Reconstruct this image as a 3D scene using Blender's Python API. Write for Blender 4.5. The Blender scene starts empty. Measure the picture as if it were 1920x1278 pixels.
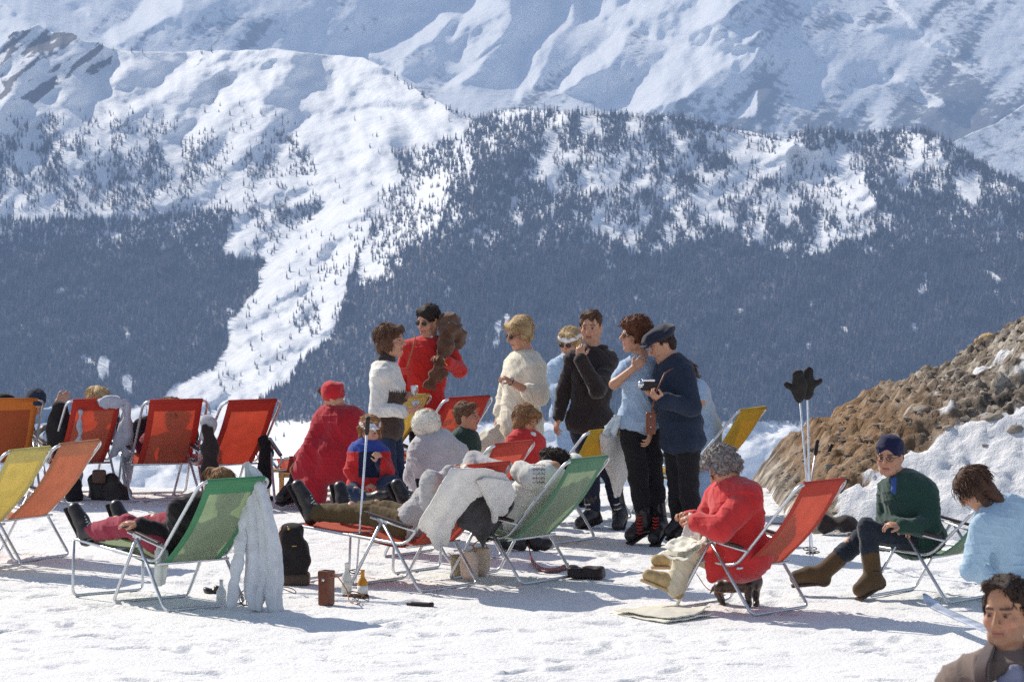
import bpy, math, random
import numpy as np
from mathutils import Vector, Matrix
rnd = random.Random(7)
RS = np.random.RandomState(11)
C = bpy.context.scene.collection
F = 7680.0; HC = 3.2; YH = 245.0          # focal length in photo pixels, camera height, horizon row

# ---------------- camera
cam = bpy.data.cameras.new('camera'); co = bpy.data.objects.new('camera', cam); C.objects.link(co)
co.location = (0, 0, HC); co.rotation_euler = (math.pi/2, 0, 0)
cam.sensor_width = 36; cam.lens = 36*F/1920; cam.shift_y = -(639-YH)/1920
cam.clip_start = 1; cam.clip_end = 40000
cam.dof.use_dof = True; cam.dof.focus_distance = 36; cam.dof.aperture_fstop = 16
bpy.context.scene.camera = co
# ---------------- light
SUN_EL = 38.0
SD = Vector((-0.70, 0.714, 0)).normalized()*math.cos(math.radians(SUN_EL)); SD.z = math.sin(math.radians(SUN_EL))
w = bpy.data.worlds.new('World'); bpy.context.scene.world = w; w.use_nodes = True
nt = w.node_tree; nt.nodes.clear()
sk = nt.nodes.new('ShaderNodeTexSky'); sk.sky_type = 'NISHITA'; sk.sun_disc = False
sk.sun_elevation = math.radians(SUN_EL); sk.sun_rotation = math.atan2(SD.x, SD.y); sk.altitude = 2000
bg = nt.nodes.new('ShaderNodeBackground'); bg.inputs[1].default_value = 0.13
wo = nt.nodes.new('ShaderNodeOutputWorld'); hs_ = nt.nodes.new('ShaderNodeHueSaturation'); hs_.inputs['Saturation'].default_value = .72; nt.links.new(sk.outputs[0], hs_.inputs['Color']); nt.links.new(hs_.outputs[0], bg.inputs[0]); nt.links.new(bg.outputs[0], wo.inputs[0])
sl = bpy.data.lights.new('sun', 'SUN'); sl.energy = 5.0; sl.angle = math.radians(0.5); sl.color = (1, .93, .81)
so = bpy.data.objects.new('sun', sl); C.objects.link(so); so.rotation_euler = SD.to_track_quat('Z', 'Y').to_euler()
so.location = (-20, 30, 30)
vs = bpy.context.scene.view_settings; vs.view_transform = 'Standard'; vs.look = 'None'; vs.gamma = 1; vs.exposure = 0.32
bpy.context.scene.cycles.use_denoising = False
bpy.context.scene.cycles.volume_bounces = 0
bpy.context.scene.cycles.max_bounces = 5
bpy.context.scene.cycles.sample_clamp_indirect = 4

# ---------------- helpers
def P(px, py, Y):
    return Vector(((px-960)*Y/F, Y, HC-(py-YH)*Y/F))
def gY(yf):                                 # depth of a ground point seen at row yf
    return HC*F/(yf-YH)
def G(px, py):                              # ground point seen at pixel
    Y = gY(py); return Vector(((px-960)*Y/F, Y, 0))
def tag(o, label=None, cat=None, group=None, kind=None):
    if label: o['label'] = label
    if cat: o['category'] = cat
    if group: o['group'] = group
    if kind: o['kind'] = kind
    return o
def empty(name, loc, label=None, cat=None, group=None, rz=0):
    o = bpy.data.objects.new(name, None); C.objects.link(o); o.location = loc; o.rotation_euler = (0, 0, rz)
    o.empty_display_size = .1
    tag(o, label, cat, group); return o
def mkmesh(name, V, Fc, mat, parent=None, smooth=True, cols=None, uvs=None, mats=None, midx=None):
    me = bpy.data.meshes.new(name)
    V = np.asarray(V, dtype=np.float32)
    if parent is not None and parent.type == 'EMPTY' or parent is not None:
        root = parent
        while root.parent: root = root.parent
        off = np.array(root.location, dtype=np.float32)
        a = -root.rotation_euler[2]; V = V-off
        if abs(a) > 1e-9:
            c, s = math.cos(a), math.sin(a); V = np.stack([V[:, 0]*c-V[:, 1]*s, V[:, 0]*s+V[:, 1]*c, V[:, 2]], 1)
    if isinstance(Fc, np.ndarray) and Fc.ndim == 2:
        n, k = Fc.shape
        me.vertices.add(len(V)); me.vertices.foreach_set('co', V.astype(np.float32).ravel())
        me.loops.add(n*k); me.loops.foreach_set('vertex_index', Fc.astype(np.int32).ravel())
        me.polygons.add(n); me.polygons.foreach_set('loop_start', np.arange(0, n*k, k, dtype=np.int32))
        me.update(calc_edges=True)
    else:
        me.from_pydata([tuple(map(float, v)) for v in V], [], [tuple(map(int, f)) for f in Fc]); me.update()
    if smooth: me.polygons.foreach_set('use_smooth', np.ones(len(me.polygons), dtype=bool))
    if cols is not None:
        at = me.color_attributes.new('col', 'FLOAT_COLOR', 'POINT')
        cc = np.ones((len(V), 4), dtype=np.float32); cc[:, :3] = cols; at.data.foreach_set('color', cc.ravel())
    if uvs is not None:
        uv = me.uv_layers.new(name='uv'); li = np.empty(len(me.loops), dtype=np.int32)
        me.loops.foreach_get('vertex_index', li); uv.data.foreach_set('uv', np.asarray(uvs, dtype=np.float32)[li].ravel())
    for m in (mats or [mat]):
        if m: me.materials.append(m)
    if midx is not None: me.polygons.foreach_set('material_index', np.asarray(midx, dtype=np.int32))
    o = bpy.data.objects.new(name, me); C.objects.link(o)
    if parent is not None: o.parent = parent
    return o
# ---------------- materials
MATS = {}
def N(nt, t, **kw):
    n = nt.nodes.new(t)
    for k, v in kw.items():
        if k.startswith('i_'): n.inputs[k[2:].replace('_', ' ')].default_value = v
        else: setattr(n, k, v)
    return n
def newmat(name):
    m = bpy.data.materials.new(name); m.use_nodes = True; nt = m.node_tree
    b = nt.nodes['Principled BSDF']; return m, nt, b
def mat(name, col=(.5, .5, .5), rough=.85, var=.18, vs=25, bump=.25, bs=160, metal=0, sheen=0, vcol=False, trans=0, spec=.3, bd=.004):
    if name in MATS: return MATS[name]
    m, nt, b = newmat(name); L = nt.links.new
    tc = N(nt, 'ShaderNodeTexCoord')
    n1 = N(nt, 'ShaderNodeTexNoise'); n1.inputs['Scale'].default_value = vs; n1.inputs['Detail'].default_value = 4
    L(tc.outputs['Object'], n1.inputs['Vector'])
    mr = N(nt, 'ShaderNodeMapRange'); mr.inputs['From Min'].default_value = .25; mr.inputs['From Max'].default_value = .75
    mr.inputs['To Min'].default_value = 1-var; mr.inputs['To Max'].default_value = 1+var; L(n1.outputs[0], mr.inputs[0])
    vm = N(nt, 'ShaderNodeVectorMath', operation='SCALE'); L(mr.outputs[0], vm.inputs['Scale'])
    if vcol:
        at = N(nt, 'ShaderNodeAttribute', attribute_name='col'); L(at.outputs['Color'], vm.inputs[0])
    else: vm.inputs[0].default_value = col
    L(vm.outputs[0], b.inputs['Base Color'])
    b.inputs['Roughness'].default_value = rough; b.inputs['Metallic'].default_value = metal
    b.inputs['Specular IOR Level'].default_value = spec
    if sheen: b.inputs['Sheen Weight'].default_value = sheen; b.inputs['Sheen Roughness'].default_value = .5
    if bump:
        n2 = N(nt, 'ShaderNodeTexNoise'); n2.inputs['Scale'].default_value = bs; n2.inputs['Detail'].default_value = 3
        L(tc.outputs['Object'], n2.inputs['Vector'])
        bp = N(nt, 'ShaderNodeBump'); bp.inputs['Strength'].default_value = bump; bp.inputs['Distance'].default_value = bd
        L(n2.outputs[0], bp.inputs['Height']); L(bp.outputs[0], b.inputs['Normal'])
    if trans:
        tr = N(nt, 'ShaderNodeBsdfTranslucent'); L(vm.outputs[0], tr.inputs['Color'])
        mx = N(nt, 'ShaderNodeMixShader'); mx.inputs[0].default_value = trans
        out = nt.nodes['Material Output']; L(b.outputs[0], mx.inputs[1]); L(tr.outputs[0], mx.inputs[2]); L(mx.outputs[0], out.inputs[0])
    MATS[name] = m; return m

# ---------------- noise in numpy
def vnoise2(x, y, seed=0):
    xi = np.floor(x).astype(np.int64); yi = np.floor(y).astype(np.int64); xf = x-xi; yf = y-yi
    u = xf*xf*(3-2*xf); v = yf*yf*(3-2*yf)
    def h(a, b):
        n = (a*374761393+b*668265263+seed*1442695041) & 0xffffffff
        n = ((n ^ (n >> 13))*1274126177) & 0xffffffff
        return ((n ^ (n >> 16)) & 0xffff)/65535.0
    return (h(xi, yi)*(1-u)+h(xi+1, yi)*u)*(1-v)+(h(xi, yi+1)*(1-u)+h(xi+1, yi+1)*u)*v
def fbm(x, y, oct=5, seed=0, rough=.5):
    s = 0; a = 1; t = 0
    for i in range(oct):
        s = s+a*vnoise2(x*2**i+i*17.3, y*2**i+i*5.7, seed+i); t += a; a *= rough
    return s/t
def inpoly(poly, X, Y, soft=0):
    """signed membership of arrays X,Y in polygon"""
    ins = np.zeros(X.shape, bool); n = len(poly)
    for i in range(n):
        x1, y1 = poly[i]; x2, y2 = poly[(i+1) % n]
        if y1 == y2: continue
        c = ((y1 > Y) != (y2 > Y)) & (X < (x2-x1)*(Y-y1)/(y2-y1)+x1); ins ^= c
    return ins.astype(np.float32)
def grid_faces(nr, nc):
    i = np.arange(nr-1)[:, None]*nc+np.arange(nc-1)[None, :]
    i = i.ravel(); return np.stack([i, i+1, i+1+nc, i+nc], 1)
# ======================= mountains: real relief at true distance =======================
def relief(g, dx, dz, eps=.12, lmin=900.):
    """height whose slope along x follows g (metres per metre)"""
    ny, nx = g.shape; gp = np.pad(g, ((ny//4, ny//4), (nx//4, nx//4)), mode='reflect')
    G_ = np.fft.fft2(gp); kx = 2*np.pi*np.fft.fftfreq(gp.shape[1], dx)[None, :]; kz = 2*np.pi*np.fft.fftfreq(gp.shape[0], dz)[:, None]
    Hh = -1j*kx*G_/(kx**2+eps*kz**2+(2*np.pi/lmin)**2*.06)
    return np.real(np.fft.ifft2(Hh))[ny//4:ny//4+ny, nx//4:nx//4+nx]
def blur(a, n):
    k = np.hanning(2*n+3); k /= k.sum()
    a = np.apply_along_axis(lambda m: np.convolve(np.pad(m, n+1, mode='edge'), k, 'valid'), 0, a)
    return np.apply_along_axis(lambda m: np.convolve(np.pad(m, n+1, mode='edge'), k, 'valid'), 1, a)

def mountain_mat(name, snow=(.90, .90, .91), rock=(.15, .14, .15)):
    m, nt, b = newmat(name); L = nt.links.new
    at = N(nt, 'ShaderNodeAttribute', attribute_name='col')        # r = bare rock share, plus shade painted under dense wood
    geo = N(nt, 'ShaderNodeNewGeometry')
    n1 = N(nt, 'ShaderNodeTexNoise'); n1.inputs['Scale'].default_value = .045; n1.inputs['Detail'].default_value = 7; n1.inputs['Roughness'].default_value = .7
    L(geo.outputs['Position'], n1.inputs['Vector'])
    sep = N(nt, 'ShaderNodeSeparateColor'); L(at.outputs['Color'], sep.inputs[0])
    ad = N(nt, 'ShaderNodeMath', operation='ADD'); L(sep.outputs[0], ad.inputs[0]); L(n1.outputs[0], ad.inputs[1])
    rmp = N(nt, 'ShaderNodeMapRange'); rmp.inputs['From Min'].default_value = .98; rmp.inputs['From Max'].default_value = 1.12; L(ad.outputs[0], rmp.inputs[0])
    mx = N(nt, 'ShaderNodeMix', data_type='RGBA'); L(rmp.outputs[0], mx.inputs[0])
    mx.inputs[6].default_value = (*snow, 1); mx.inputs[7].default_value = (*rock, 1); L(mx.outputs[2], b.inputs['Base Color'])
    b.inputs['Roughness'].default_value = .8; b.inputs['Specular IOR Level'].default_value = .15
    n2 = N(nt, 'ShaderNodeTexNoise'); n2.inputs['Scale'].default_value = .03; n2.inputs['Detail'].default_value = 8; n2.inputs['Roughness'].default_value = .62
    L(geo.outputs['Position'], n2.inputs['Vector'])
    bp = N(nt, 'ShaderNodeBump'); bp.inputs['Strength'].default_value = .55; bp.inputs['Distance'].default_value = 9
    L(n2.outputs[0], bp.inputs['Height']); L(bp.outputs[0], b.inputs['Normal'])
    return m

def sheet(name, xs, top, ybot, nrow, depth, mapfun, D0, m, back=600):
    """terrain sheet: columns xs (px), rows from ybot up to the crest line top(x)"""
    nc = len(xs); v = np.linspace(0, 1, nrow)[:, None]
    tp = top(xs)[None, :]; X = np.repeat(xs[None, :], nrow, 0); Y = ybot+(tp-ybot)*v
    lit, rock = mapfun(X, Y)
    mpx = D0/F
    g = lit                                                     # wanted slope along x
    h = relief(g, (xs[1]-xs[0])*mpx, abs(ybot-tp.mean())/nrow*mpx)
    D = depth(X, Y)+h
    Z = HC-(Y-YH)*D/F; XX = (X-960)*D/F
    V = np.stack([XX, D, Z], 2)
    # the far side of the crest
    bk = []
    for k in range(1, 7):
        r = V[-1].copy(); r[:, 1] += back*k/6; r[:, 2] -= back*.75*(k/6)**1.3; bk.append(r)
    V2 = np.concatenate([V, np.stack(bk)], 0)
    rk = np.concatenate([rock, np.repeat(rock[-1:], 6, 0)], 0)
    cols = np.stack([rk, rk*0, rk*0], 2).reshape(-1, 3)
    o = mkmesh(name, V2.reshape(-1, 3), grid_faces(nrow+6, nc), m, cols=cols)
    tag(o, kind='structure')
    return X, Y, V, D

def ip(pts):
    a = np.array(pts, float); return lambda x: np.interp(x, a[:, 0], a[:, 1])

# --- forest
DENSE = [[(-330,412),(0,410),(60,415),(160,412),(300,405),(420,390),(500,392),(590,385),(600,400),(560,425),(520,460),(495,500),(470,560),(430,600),(425,650),(400,690),(310,735),(300,760),(-330,790)],
 [(893,218),(965,203),(930,235),(880,262),(850,290),(740,300),(735,285),(860,262)],
 [(740,295),(860,275),(960,215),(1290,218),(1480,262),(1495,248),(1560,240),(1605,256),(1650,244),(1740,243),(1800,268),(1920,338),(2260,430),(2260,800),(1400,800),(1300,790),(520,800),(470,775),(500,745),(560,690),(600,650),(640,600),(655,515),(690,430),(760,340)]]
LESS = [([(975,230),(1060,215),(1200,228),(1270,240),(1280,330),(1200,390),(1050,360),(960,330),(955,250)],.8),([(1120,300),(1330,250),(1400,300),(1380,430),(1200,480),(1100,420)],.75),
 ([(1340,238),(1490,262),(1530,285),(1610,262),(1625,330),(1645,395),(1560,410),(1480,340),(1400,330)],.2),([(1380,330),(1500,340),(1640,360),(1645,440),(1500,480),(1390,450)],.8),
 ([(1665,250),(1780,262),(1830,320),(1915,370),(1800,380),(1690,350),(1700,300)],.7),([(700,400),(780,330),(860,330),(830,420),(720,500)],.5),
 ([(450,390),(600,390),(590,440),(500,490),(420,480)],.65),([(690,440),(760,430),(760,520),(660,540)],.8)]
SPARSE = [([(-330,200),(0,215),(250,225),(420,235),(560,250),(600,330),(380,340),(330,400),(140,400),(-330,400)],.32),([(0,270),(180,262),(360,275),(380,330),(250,390),(0,395),(-330,395),(-330,270)],.62),
 ([(-330,240),(0,220),(200,200),(420,190),(560,230),(560,260),(0,280)],.05),([(420,285),(540,250),(590,290),(570,330),(440,335)],.40),([(600,330),(760,330),(700,430),(655,520),(600,460)],.03),
 ([(420,560),(600,420),(640,560),(480,740),(400,730)],.03),([(620,215),(640,115),(760,170),(860,215),(800,262),(700,290)],.012),([(150,405),(350,375),(600,375),(600,400),(150,412)],.15),
 ([(-330,760),(560,760),(540,830),(-330,860)],.12),([(300,345),(380,330),(600,345),(600,372),(320,382)],.06),([(720,480),(640,590),(560,650),(480,740),(560,560),(660,430),(740,330)],.15)]
def forest_density(X, Y):
    X = np.clip(X, -320, 2240)
    w1 = X+20*(fbm(X/30, Y/30, 3, 71)-.5); w2 = Y+18*(fbm(X/30, Y/30, 3, 73)-.5)
    d = np.zeros(X.shape)
    for p, v in SPARSE: d = np.maximum(d, v*inpoly(p, w1, w2))
    for p in DENSE: d = np.maximum(d, inpoly(p, w1, w2))
    for p, v in LESS: d = np.where(inpoly(p, w1, w2) > 0, np.minimum(d, v), d)
    cl = fbm(X/22, Y/34, 4, 81)
    up = np.clip((430-Y)/200, 0, 1)*(X > 650); d = np.where(d < .95, d*np.clip((cl-.36)*5, 0.03, 1.7), np.where((cl < .30+.16*up) & ((Y < 470) | (cl < .22)), .25, 1))
    for c in [(935,615,8),(1195,560,5),(195,690,12),(240,720,10),(950,600,7),(930,645,6)]:
        d = np.where(np.hypot(X-c[0], (Y-c[1])*.5) < c[2], 0, d)
    d = np.where(Y > 790, d*.2, d)
    return d
# --- far massif
LIT_FAR = [[(-100,-30),(0,10),(50,45),(90,45),(0,120),(-100,150)],[(195,80),(240,40),(300,-40),(335,-40),(345,20),(300,45),(250,80),(215,90)],
 [(135,15),(170,8),(165,30)],
 [(655,80),(700,88),(745,60),(755,40),(790,35),(825,15),(855,28),(845,50),(815,75),(790,80),(765,110),(770,135),(745,140),(700,108)],
 [(855,80),(870,40),(868,-40),(965,-40),(955,30),(925,70),(880,120),(870,105),(875,70)],
 [(825,175),(865,130),(905,105),(960,45),(965,25),(945,65),(890,130),(860,160),(822,180)],
 [(965,180),(985,110),(1005,80),(1040,60),(1030,-40),(1060,-40),(1075,40),(1045,75),(1035,110),(1000,150),(975,190),(960,190)],
 [(1090,-40),(1420,-40),(1390,10),(1290,90),(1180,70),(1130,120),(1080,150),(1040,180),(1035,165),(1085,105),(1140,60),(1100,40)],
 [(1290,90),(1330,60),(1400,60),(1430,70),(1380,90),(1370,115),(1320,150),(1280,180),(1180,215),(1120,205),(1200,150)],
 [(1520,5),(1600,30),(1650,55),(1645,60),(1590,40)],[(1655,-40),(1700,40),(1760,70),(1800,90),(1760,95),(1700,55),(1640,-40)],
 [(1645,150),(1690,143),(1740,170),(1785,200),(1750,198),(1700,175),(1655,165)],[(1780,110),(1795,120),(1780,118)]]
def far_map(X, Y):
    wx = X+22*(fbm(X/60, Y/60, 4, 3)-.5)*2; wy = Y+22*(fbm(X/60, Y/60, 4, 9)-.5)*2
    L = np.zeros(X.shape, np.float32)
    for p in LIT_FAR: L = np.maximum(L, inpoly(p, wx, wy))
    streak = fbm((X+Y*.9)/26, (Y-X*.5)/160, 5, 21)
    L = np.where((X > 1150) & (X < 1420) & (Y > 90) & (Y < 220), np.maximum(L*.8, (streak > .55)*.7), L)
    L = blur(L, 1)
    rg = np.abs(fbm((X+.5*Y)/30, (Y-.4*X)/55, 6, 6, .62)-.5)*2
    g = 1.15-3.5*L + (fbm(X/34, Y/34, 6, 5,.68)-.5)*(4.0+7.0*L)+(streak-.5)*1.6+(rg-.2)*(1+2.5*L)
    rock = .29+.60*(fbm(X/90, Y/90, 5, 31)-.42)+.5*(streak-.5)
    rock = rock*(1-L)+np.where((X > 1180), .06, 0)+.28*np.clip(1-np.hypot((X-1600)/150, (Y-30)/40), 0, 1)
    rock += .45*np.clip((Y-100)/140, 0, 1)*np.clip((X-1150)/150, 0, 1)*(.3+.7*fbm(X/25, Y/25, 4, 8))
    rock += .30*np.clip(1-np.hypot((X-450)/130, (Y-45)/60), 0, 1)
    return -(-g), rock
ms_far = mountain_mat('snow_far', rock=(.16, .16, .17))
xs = np.arange(-700, 2640, 2.6)
FAR_D = lambda X, Y: 9200+(320-Y)*2.9
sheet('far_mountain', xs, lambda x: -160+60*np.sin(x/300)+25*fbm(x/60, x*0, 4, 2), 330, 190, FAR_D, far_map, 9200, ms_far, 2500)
# --- hazy wooded shoulder at the right edge
def cor_map(X, Y):
    return (fbm(X/30, Y/30, 5, 77)-.5)*1.2+.5, .45+.25*(fbm(X/14, Y/14, 4, 4)-.5)
cx = np.arange(1700, 2640, 4.0)
sheet('hazy_shoulder', cx, lambda x: np.interp(x, [1700, 1790, 1830, 1870, 1920, 2000, 2260], [330, 262, 243, 228, 193, 150, 60])+5*fbm(x/12, x*0, 3, 2), 430, 70,
      lambda X, Y: 6900+(320-Y)*1.5, cor_map, 6900, ms_far, 900)

# --- main slope: left alp, avalanche gully and the wooded ridge
CREST = [(-330,150),(-100,120),(0,88),(22,62),(45,55),(70,45),(95,60),(135,62),(160,75),(185,78),(205,92),(235,96),(290,98),(400,95),(520,93),(560,98),(600,102),
 (640,104),(680,108),(730,132),(770,162),(800,180),(850,205),(893,222),(920,212),(965,203),(1010,206),(1100,211),(1200,216),(1290,221),(1340,236),(1400,246),(1475,260),
 (1495,248),(1560,244),(1605,258),(1650,246),(1700,243),(1740,248),(1780,265),(1830,300),(1880,328),(1920,345),(2060,385),(2260,430)]
LITM = [[(-330,230),(0,215),(30,196),(90,200),(180,180),(330,128),(350,128),(480,135),(535,120),(520,160),(450,185),(400,200),(300,210),(210,240),(120,262),(0,290),(-330,300)],
 [(205,140),(215,100),(275,100),(260,130),(220,155)],[(350,95),(470,97),(440,110),(400,135),(355,125)],[(440,100),(555,95),(535,130),(510,165),(465,180),(395,175),(430,135)],
 [(390,200),(440,195),(500,185),(490,200),(430,215)],[(0,265),(200,245),(320,225),(420,230),(560,240),(560,262),(430,255),(380,270),(250,262),(120,285),(0,300)],
 [(625,130),(640,110),(680,112),(730,140),(770,170),(850,215),(893,228),(860,262),(740,292),(745,330),(690,430),(655,510),(640,600),(560,680),(490,760),(300,735),(400,690),(420,600),(480,480),(560,420),(610,380),(600,330),(560,300),(600,240),(625,200)],
 [(180,350),(380,335),(600,345),(600,380),(420,370),(320,385),(180,400)],[(-330,390),(0,388),(140,385),(160,408),(0,412),(-330,415)]]
LITR = [[(975,240),(1030,220),(1110,235),(1200,245),(1190,262),(1080,265),(1000,255)],[(1370,250),(1480,262),(1530,290),(1600,300),(1640,345),(1640,400),(1590,420),(1560,380),(1480,330),(1430,270)],
 [(1670,248),(1760,250),(1790,290),(1700,280)],[(1690,330),(1760,345),(1870,370),(1915,378),(1800,375),(1690,345)],[(1410,380),(1440,370),(1450,420),(1420,430)],[(1530,400),(1575,390),(1570,440),(1540,440)],
 [(700,430),(760,340),(850,340),(820,400),(720,480)],[(740,300),(860,270),(840,320),(760,330)]]
SHADE = [[(0,100),(70,50),(200,90),(220,140),(190,185),(100,200),(0,200),(-330,200),(-330,100)],[(250,100),(350,100),(355,130),(260,170),(220,155)],
 [(310,180),(360,138),(430,145),(400,185),(330,210)],[(530,130),(560,100),(625,110),(630,185),(560,240),(500,220),(500,185)],[(250,210),(350,190),(300,225),(190,260)],
 [(960,215),(1010,215),(1040,250),(1050,290),(960,300),(940,270)],[(1530,262),(1600,262),(1590,290),(1540,285)]]
def smooth_in(poly, X, Y): return inpoly(poly, X, Y)
def main_map(X, Y):
    a = fbm(X/55, Y/45, 5, 13)-.5; b = fbm(X/55, Y/45, 5, 19)-.5
    wx = np.clip(X, -300, 2230)+50*a+14*(fbm(X/14, Y/12, 3, 14)-.5); wy = Y+42*b+14*(fbm(X/14, Y/12, 3, 15)-.5)
    L = np.zeros(X.shape, np.float32); S = np.zeros(X.shape, np.float32)
    for p in LITM: L = np.maximum(L, inpoly(p, wx, wy))
    for p in LITR: L = np.maximum(L, inpoly(p, wx, wy)*.8)
    for p in SHADE: S = np.maximum(S, inpoly(p, np.clip(X, -300, 2230)+34*a+10*(fbm(X/12, Y/10, 3, 16)-.5), Y+30*b))
    L = np.where(S > 0, L*0, L)
    L = np.where(Y > 785, (fbm(X/40, Y/16, 4, 91) > .58)*.8, L); S = np.where(Y > 785, np.maximum(S, .55*(1-L)), S)
    br = fbm(X/30-Y/50, Y/17, 5, 97, .6); L = np.where((X < 900) & (Y < 785) & (br < .455), L*.1, L)
    L = blur(L, 1); S = blur(S, 1)
    tex = (fbm(X/38+Y/60, Y/22, 6, 41)-.5)
    gull = np.exp(-((X-np.interp(Y, [100, 300, 500, 760], [700, 690, 600, 470]))/110)**2)
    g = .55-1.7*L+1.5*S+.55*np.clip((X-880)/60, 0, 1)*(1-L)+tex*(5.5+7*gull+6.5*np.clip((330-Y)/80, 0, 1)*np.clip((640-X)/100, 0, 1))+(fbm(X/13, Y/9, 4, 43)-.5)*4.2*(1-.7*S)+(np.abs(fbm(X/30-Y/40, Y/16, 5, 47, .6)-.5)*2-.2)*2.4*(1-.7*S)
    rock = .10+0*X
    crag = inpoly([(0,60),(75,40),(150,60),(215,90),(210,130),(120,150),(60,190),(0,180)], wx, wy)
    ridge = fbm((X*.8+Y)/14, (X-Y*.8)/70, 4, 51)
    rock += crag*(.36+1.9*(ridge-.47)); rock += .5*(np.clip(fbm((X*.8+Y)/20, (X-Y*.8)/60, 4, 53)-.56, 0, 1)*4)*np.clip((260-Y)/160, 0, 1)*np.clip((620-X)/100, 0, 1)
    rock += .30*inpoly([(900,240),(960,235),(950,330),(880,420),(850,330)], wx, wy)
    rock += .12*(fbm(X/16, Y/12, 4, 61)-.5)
    fd = blur((forest_density(X, Y) > .95).astype(float), 3); rock += fd*np.clip((Y-380)/120, .25, 1)*(.62+.25*fbm(X/30, Y/60, 3, 5))  # dark forest floor, its undergrowth shade painted in through the rock share
    return g, rock
def bulge(X, Y):        # the wooded ridge on the right stands in front of the gully
    bx = np.interp(Y, [190, 225, 265, 300, 420, 520, 600, 690, 760, 950], [930, 890, 845, 760, 700, 655, 640, 560, 490, 380])
    t = np.clip((X-bx)/170, -1, 1.0); t = np.clip(t, 0, 1); return t*t*(3-2*t)
def main_depth(X, Y):
    return 4300+(620-Y)*.586*2.6-260*bulge(X, Y)-180*np.clip((350-X)/500, 0, 1)
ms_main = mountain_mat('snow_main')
xs = np.arange(-700, 2640, 2.6)
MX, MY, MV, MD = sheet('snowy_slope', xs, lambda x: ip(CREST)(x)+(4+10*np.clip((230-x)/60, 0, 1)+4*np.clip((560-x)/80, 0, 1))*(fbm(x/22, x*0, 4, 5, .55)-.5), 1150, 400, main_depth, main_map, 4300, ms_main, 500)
ROW0 = None
def main_at(px, py):
    """index into the sheet of an array of pixels -> points"""
    c = np.clip(((px-xs[0])/(xs[1]-xs[0])).astype(int), 0, MV.shape[1]-1)
    tp = MY[-1, c]; r = np.clip(((py-1150)/(tp-1150)*(MV.shape[0]-1)).astype(int), 0, MV.shape[0]-1)
    return MV[r, c]

def tree_geo(n, base, hgt, rad, seed, sparse):
    """n conifers: trunk spike plus three drooping skirts of branches, jittered"""
    r = np.random.RandomState(seed); k = 6; V = []; Fq = []; 
    tiers = [(.10, .62, 1.0), (.34, .82, .74), (.60, 1.0, .46)]
    Vs = np.zeros((n, 3*(k+1)+6, 3), np.float32); fc = []; off = 0
    for z0, z1, rr in tiers:
        ang = np.arange(k)/k*2*np.pi+r.rand(n, 1)*6
        rj = rad[:, None]*rr*(.65+.6*r.rand(n, k))
        Vs[:, off:off+k, 0] = np.cos(ang)*rj; Vs[:, off:off+k, 1] = np.sin(ang)*rj
        Vs[:, off:off+k, 2] = hgt[:, None]*(z0+.10*(r.rand(n, k)-.5))
        Vs[:, off+k, 2] = hgt*z1; Vs[:, off+k, 0] = rad*.12*(r.rand(n)-.5)
        for i in range(k): fc.append((off+i, off+(i+1) % k, off+k))
        off += k+1
    for i in range(3):                                        # trunk
        a = i*2.094; Vs[:, off+i, 0] = math.cos(a)*.035*hgt*.5; Vs[:, off+i, 1] = math.sin(a)*.035*hgt*.5; Vs[:, off+i, 2] = -1.5
        Vs[:, off+3+i, 0] = math.cos(a)*.010*hgt; Vs[:, off+3+i, 1] = math.sin(a)*.01*hgt; Vs[:, off+3+i, 2] = hgt*.9
    for i in range(3):
        j = (i+1) % 3; fc.append((off+i, off+j, off+3+j)); fc.append((off+i, off+3+j, off+3+i))
    Vs += base[:, None, :]
    nv = Vs.shape[1]; fc = np.array(fc)
    Fc = (fc[None]+(np.arange(n)*nv)[:, None, None]).reshape(-1, 3)
    return Vs.reshape(-1, 3), Fc, nv, fc
m_con = mat('conifer_needles', (.056, .066, .098), var=.5, vs=.05, bump=0, rough=.95, spec=.1)
m_larch = mat('larch_twigs', (.14, .11, .12), var=.4, vs=.05, bump=0, rough=.95, spec=.1)
NC = 219000
cxp = RS.uniform(-690, 2630, NC); cyp = RS.uniform(190, 900, NC)
dn = forest_density(cxp, cyp)
keep = (RS.rand(NC) < dn*.78) & (cyp > ip(CREST)(cxp)+3)
px_, py_ = cxp[keep], cyp[keep]
# a row of trees along the crest
ex = np.concatenate([RS.uniform(840, 1480, 260), RS.uniform(1490, 2250, 300), RS.uniform(740, 890, 18), RS.uniform(0, 500, 10)])
ey = ip(CREST)(ex)+RS.uniform(1, 7, len(ex))
px_ = np.concatenate([px_, ex]); py_ = np.concatenate([py_, ey])
dsel = forest_density(px_, py_)
lone = (dsel < .45) & (px_ > 0) & (px_ < 1900) & (py_ < 740) & (RS.rand(len(px_)) < .055)
base = main_at(px_, py_).astype(np.float64)
hg = RS.uniform(5.2, 10, len(px_))*np.where(dsel > .9, 1.05, .85); rd = hg*RS.uniform(.11, .20, len(px_))
big = RS.rand(len(px_)) < .08; hg = np.where(big, hg*1.45, hg); hg = hg*(.75+.5*fbm(px_/40, py_/40, 3, 99))
lar = (RS.rand(len(px_)) < np.where(dsel > .9, .25, .4)); rd = np.where(lar, rd*.8, rd)
print('trees', len(px_), 'lone', lone.sum())
for nm, sel, m, lab in (('spruce_wood', ~lone & ~lar, m_con, 'dark spruce wood covering the lower mountain slopes'),
                   ('larch_wood', ~lone & lar, m_larch, 'brownish bare larches mixed through the mountain wood')):
    Vt, Ft, _, _ = tree_geo(sel.sum(), base[sel], hg[sel], rd[sel], 5, 0)
    tag(mkmesh(nm, Vt, Ft, m, smooth=False), lab, 'wood', kind='stuff')
li = np.where(lone)[0][:110]
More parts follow.
